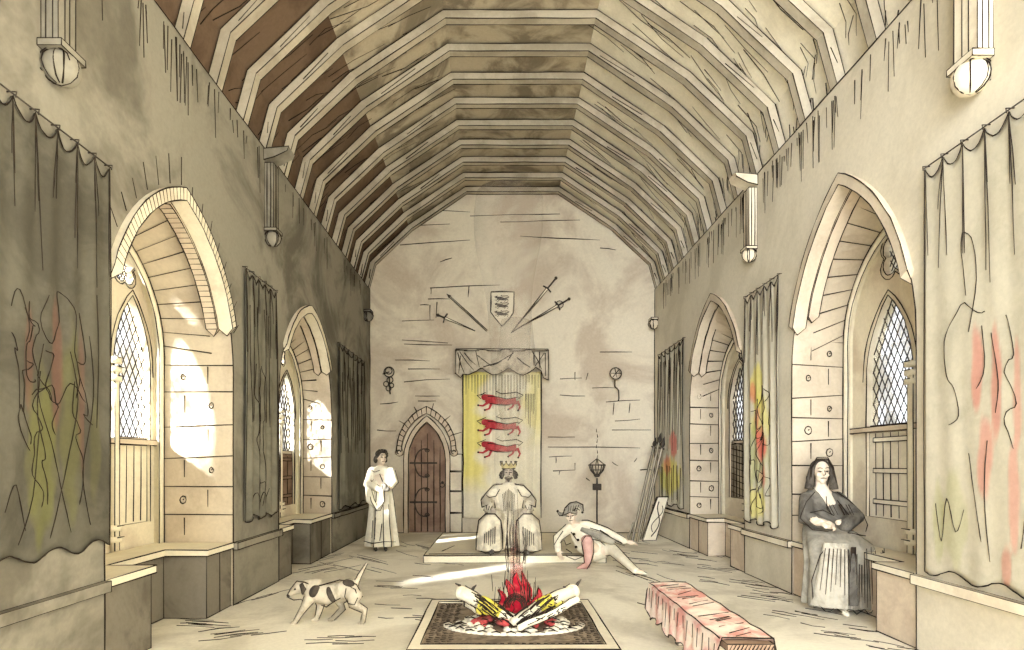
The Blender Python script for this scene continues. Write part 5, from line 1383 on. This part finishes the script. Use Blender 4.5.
for j in range(nv+1):
    for i in range(nu+1): vs.append(vs[j*(nu+1)+i] + V((0, .02, 0)))
o = (nu+1)*(nv+1); fs = []
for j in range(nv):
    for i in range(nu): a = j*(nu+1)+i; fs += [(a, a+1, a+nu+2, a+nu+1), (o+a, o+a+nu+1, o+a+nu+2, o+a+1)]
m.add(vs, fs, 'robe_apron', True)
for k in range(7): x = -.32 + .035*k; m.ink([sk(x*.8 - .03, .62) - V((0, .02, 0)), sk(x, random.uniform(.1, .3)) - V((0, .02, 0))], .0045)
m.build('pale_apron', root)
m = MB()
for c0, c1, w0, w1 in ((-.07, -.07, .045, .012), (.27, .22, .06, .012)):
    vs = []
    for j in range(13):
        for i in range(7):
            z = .1 + .48*j/12; x = c0 + (c1-c0)*j/12 + (w0 + (w1-w0)*j/12)*(i/3 - 1)*(1 + .2*math.sin(j*2)); vs.append(sk(x, z) - V((0, .006, 0)))
    vs += [p + V((0, .015, 0)) for p in vs]; fs = []
    for j in range(12):
        for i in range(6): a = j*7+i; fs += [(a, a+1, a+8, a+7), (91+a, 91+a+7, 91+a+8, 91+a+1)]
    m.add(vs, fs, 'robe_dark', True)
m.build('dark_pleats', root)
X += .05
m = MB()   # shawl over bodice and folded arms
m.loft([((X - .03, Y - .08, .70), .2, .2, .03), ((X - .05, Y - .02, .85), .17, .15, .03), ((X - .08, Y, 1.0), .2, .14, 0), ((X - .09, Y, 1.1), .16, .11, 0), ((X - .11, Y, 1.16), .075, .07, 0)], 'robe_dark', 36, FOLD)
m.limb([(X - .24, Y - .02, 1.05), (X - .3, Y - .12, .86), (X - .16, Y - .28, .8)], [.075, .085, .06], 'robe_dark', ink=False)
m.limb([(X + .08, Y, 1.05), (X + .2, Y - .1, .86), (X + .0, Y - .28, .8)], [.075, .095, .07], 'robe_dark', ink=False)
m = m.fused(.012)
G = lambda *q: m.ink([V((X + x, Y + y, z)) for x, y, z in q], .0052)
G((-.2, -.1, 1.12), (-.3, -.12, 1.02), (-.38, -.16, .86), (-.32, -.28, .76), (-.2, -.35, .75)); G((.02, -.1, 1.12), (.14, -.1, 1.04), (.26, -.14, .9), (.28, -.18, .8), (.2, -.28, .74))
G((-.3, -.2, .92), (-.22, -.28, .95), (-.12, -.3, .9)); G((-.12, -.16, 1.08), (-.13, -.2, .95), (-.1, -.24, .9)); G((-.02, -.36, .74), (.1, -.34, .72), (.2, -.28, .7)); G((.0, -.14, 1.04), (.08, -.2, .9), (.03, -.32, .84))
for k in range(12): x = random.uniform(-.15, .1); G((x, -.2, 1.0), (x + .02, -.26, .9))
m.build('dark_shawl', root)
m = MB()   # veil
Hm = lambda x, y, z: hc + R @ V((x, y, z))
m.ell(Hm(0, .045, .045), (.1, .095, .09), 'hair_dark', rot=R)
for sg in (-1, 1): m.tube([Hm(sg*.085, .0, .05), Hm(sg*.1, .0, -.05), Hm(sg*.115, .0, -.17)], [.03, .036, .045], 'hair_dark', 8)
m.tube([Hm(0, .1, .03), Hm(0, .12, -.1), Hm(0.0, .13, -.28)], [.09, .09, .1], 'hair_dark', 12)
m = m.fused(.009, smooth=1)
for k in range(5): m.ink([Hm(-.1 - .004*k, -.03, -.1), Hm(-.09 - .004*k, -.03, .05), Hm(-.05, -.035, .12 + .008*k), Hm(.05, -.035, .12 + .008*k), Hm(.09 + .004*k, -.03, .05), Hm(.11 + .004*k, -.03, -.1)], .0045)
m.build('veil', root)
for sg in (-1, 1):
    m = MB(); m.limb([(X + sg*.15 - .03, Y - .55, .035), (X + sg*.16 - .04, Y - .66, .026)], [.034, .022], 'robe_white'); m.build('shoe', root)
root2 = None

# --- dog
root = thing('dog', 'white hound with dark patches and raised tail walking left across the floor', 'dog', (-1.5, 5.3, 0))
D = lambda px, py, dy=0: V(((px - 500)/113.2, 5.3 + dy, 1.4 + (464 - py)/113.2))
m = MB()
m.tube([D(305, 588), D(316, 592), D(328, 594), D(340, 591), D(350, 588), D(357, 590)], [.055, .092, .10, .085, .088, .07], 'dog_fur', 14)   # trunk: deep chest, tucked loin
m.tube([D(319, 588), D(311, 586), D(303, 586)], [.085, .068, .055], 'dog_fur', 12)                 # neck
m.ell(D(300, 587), (.062, .05, .055), 'dog_fur'); m.tube([D(300, 587), D(293, 592), D(289, 595)], [.045, .03, .02], 'dog_fur', 10)
for px, dy, leg in ((311, -.05, ((311, 598), (306, 606), (301, 614), (297, 621))), (317, .05, ((317, 598), (319, 607), (317, 614), (315, 620)))):
    a = [D(x, y, dy) for x, y in leg]; m.limb(a, [.05, .032, .024, .02], 'dog_fur', r=.0055); m.tube([a[-1] + V((0, 0, -.005)), a[-1] + V((-.045, 0, -.012))], [.022, .016], 'dog_fur', 8)
for dy, leg in ((.05, ((345, 594), (337, 603), (341, 610), (334, 617), (331, 620))), (-.05, ((356, 594), (355, 603), (366, 609), (365, 616), (364, 621)))):
    a = [D(x, y, dy) for x, y in leg]; m.limb(a, [.07, .046, .028, .022, .02], 'dog_fur', r=.0055); m.tube([a[-1] + V((0, 0, -.005)), a[-1] + V((-.045, 0, -.012))], [.022, .016], 'dog_fur', 8)
m.limb([D(355, 586), D(360, 575), D(367, 563)], [.024, .018, .009], 'dog_fur', r=.0055)
m = m.fused(.010)
fr = -.115
L = lambda r, *q: m.ink([D(px, py, dy) for px, py, dy in q], r)
L(.005, (288, 595, -.03), (293, 587, -.05), (299, 580, -.05), (306, 581, -.05), (316, 585, -.06), (323, 584, -.06), (332, 581, -.06), (341, 579, -.05), (350, 580, -.05), (358, 583, -.05), (362, 590, -.06), (360, 598, -.08))
L(.005, (288, 596, -.03), (295, 599, -.04), (303, 598, -.06), (311, 603, -.08)); L(.005, (324, 603, -.08), (329, 605, -.08), (336, 600, -.08), (343, 596, -.08))
L(.005, (349, 586, -.1), (348, 594, -.12), (351, 601, -.1), (357, 602, -.1), (360, 595, -.1), (358, 587, -.1), (352, 584, -.1))
m.ell(D(289, 595, -.005), .018, 'ink', nu=8, nv=5); m.ell(D(297, 588, -.052), .009, 'ink', nu=6, nv=4)
m.build('body', root)
for (px, py, rx, rz, dy, a) in ((317, 590, .05, .065, -.052, .5), (333, 593, .035, .075, -.055, -.4), (350, 583, .06, .035, -.03, .3)):
    q = MB(); q.ell(D(px, py, dy), (rx, .055, rz), 'dog_patch', rot=Matrix.Rotation(a, 3, 'Y')); q.build('dark_patch', root)
q = MB(); q.tube([D(303, 583, -.045), D(306, 588, -.065), D(305, 593, -.065)], [.02, .026, .008], 'dog_patch', 8, squash=(1, .5, 1)); q.build('ear', root)
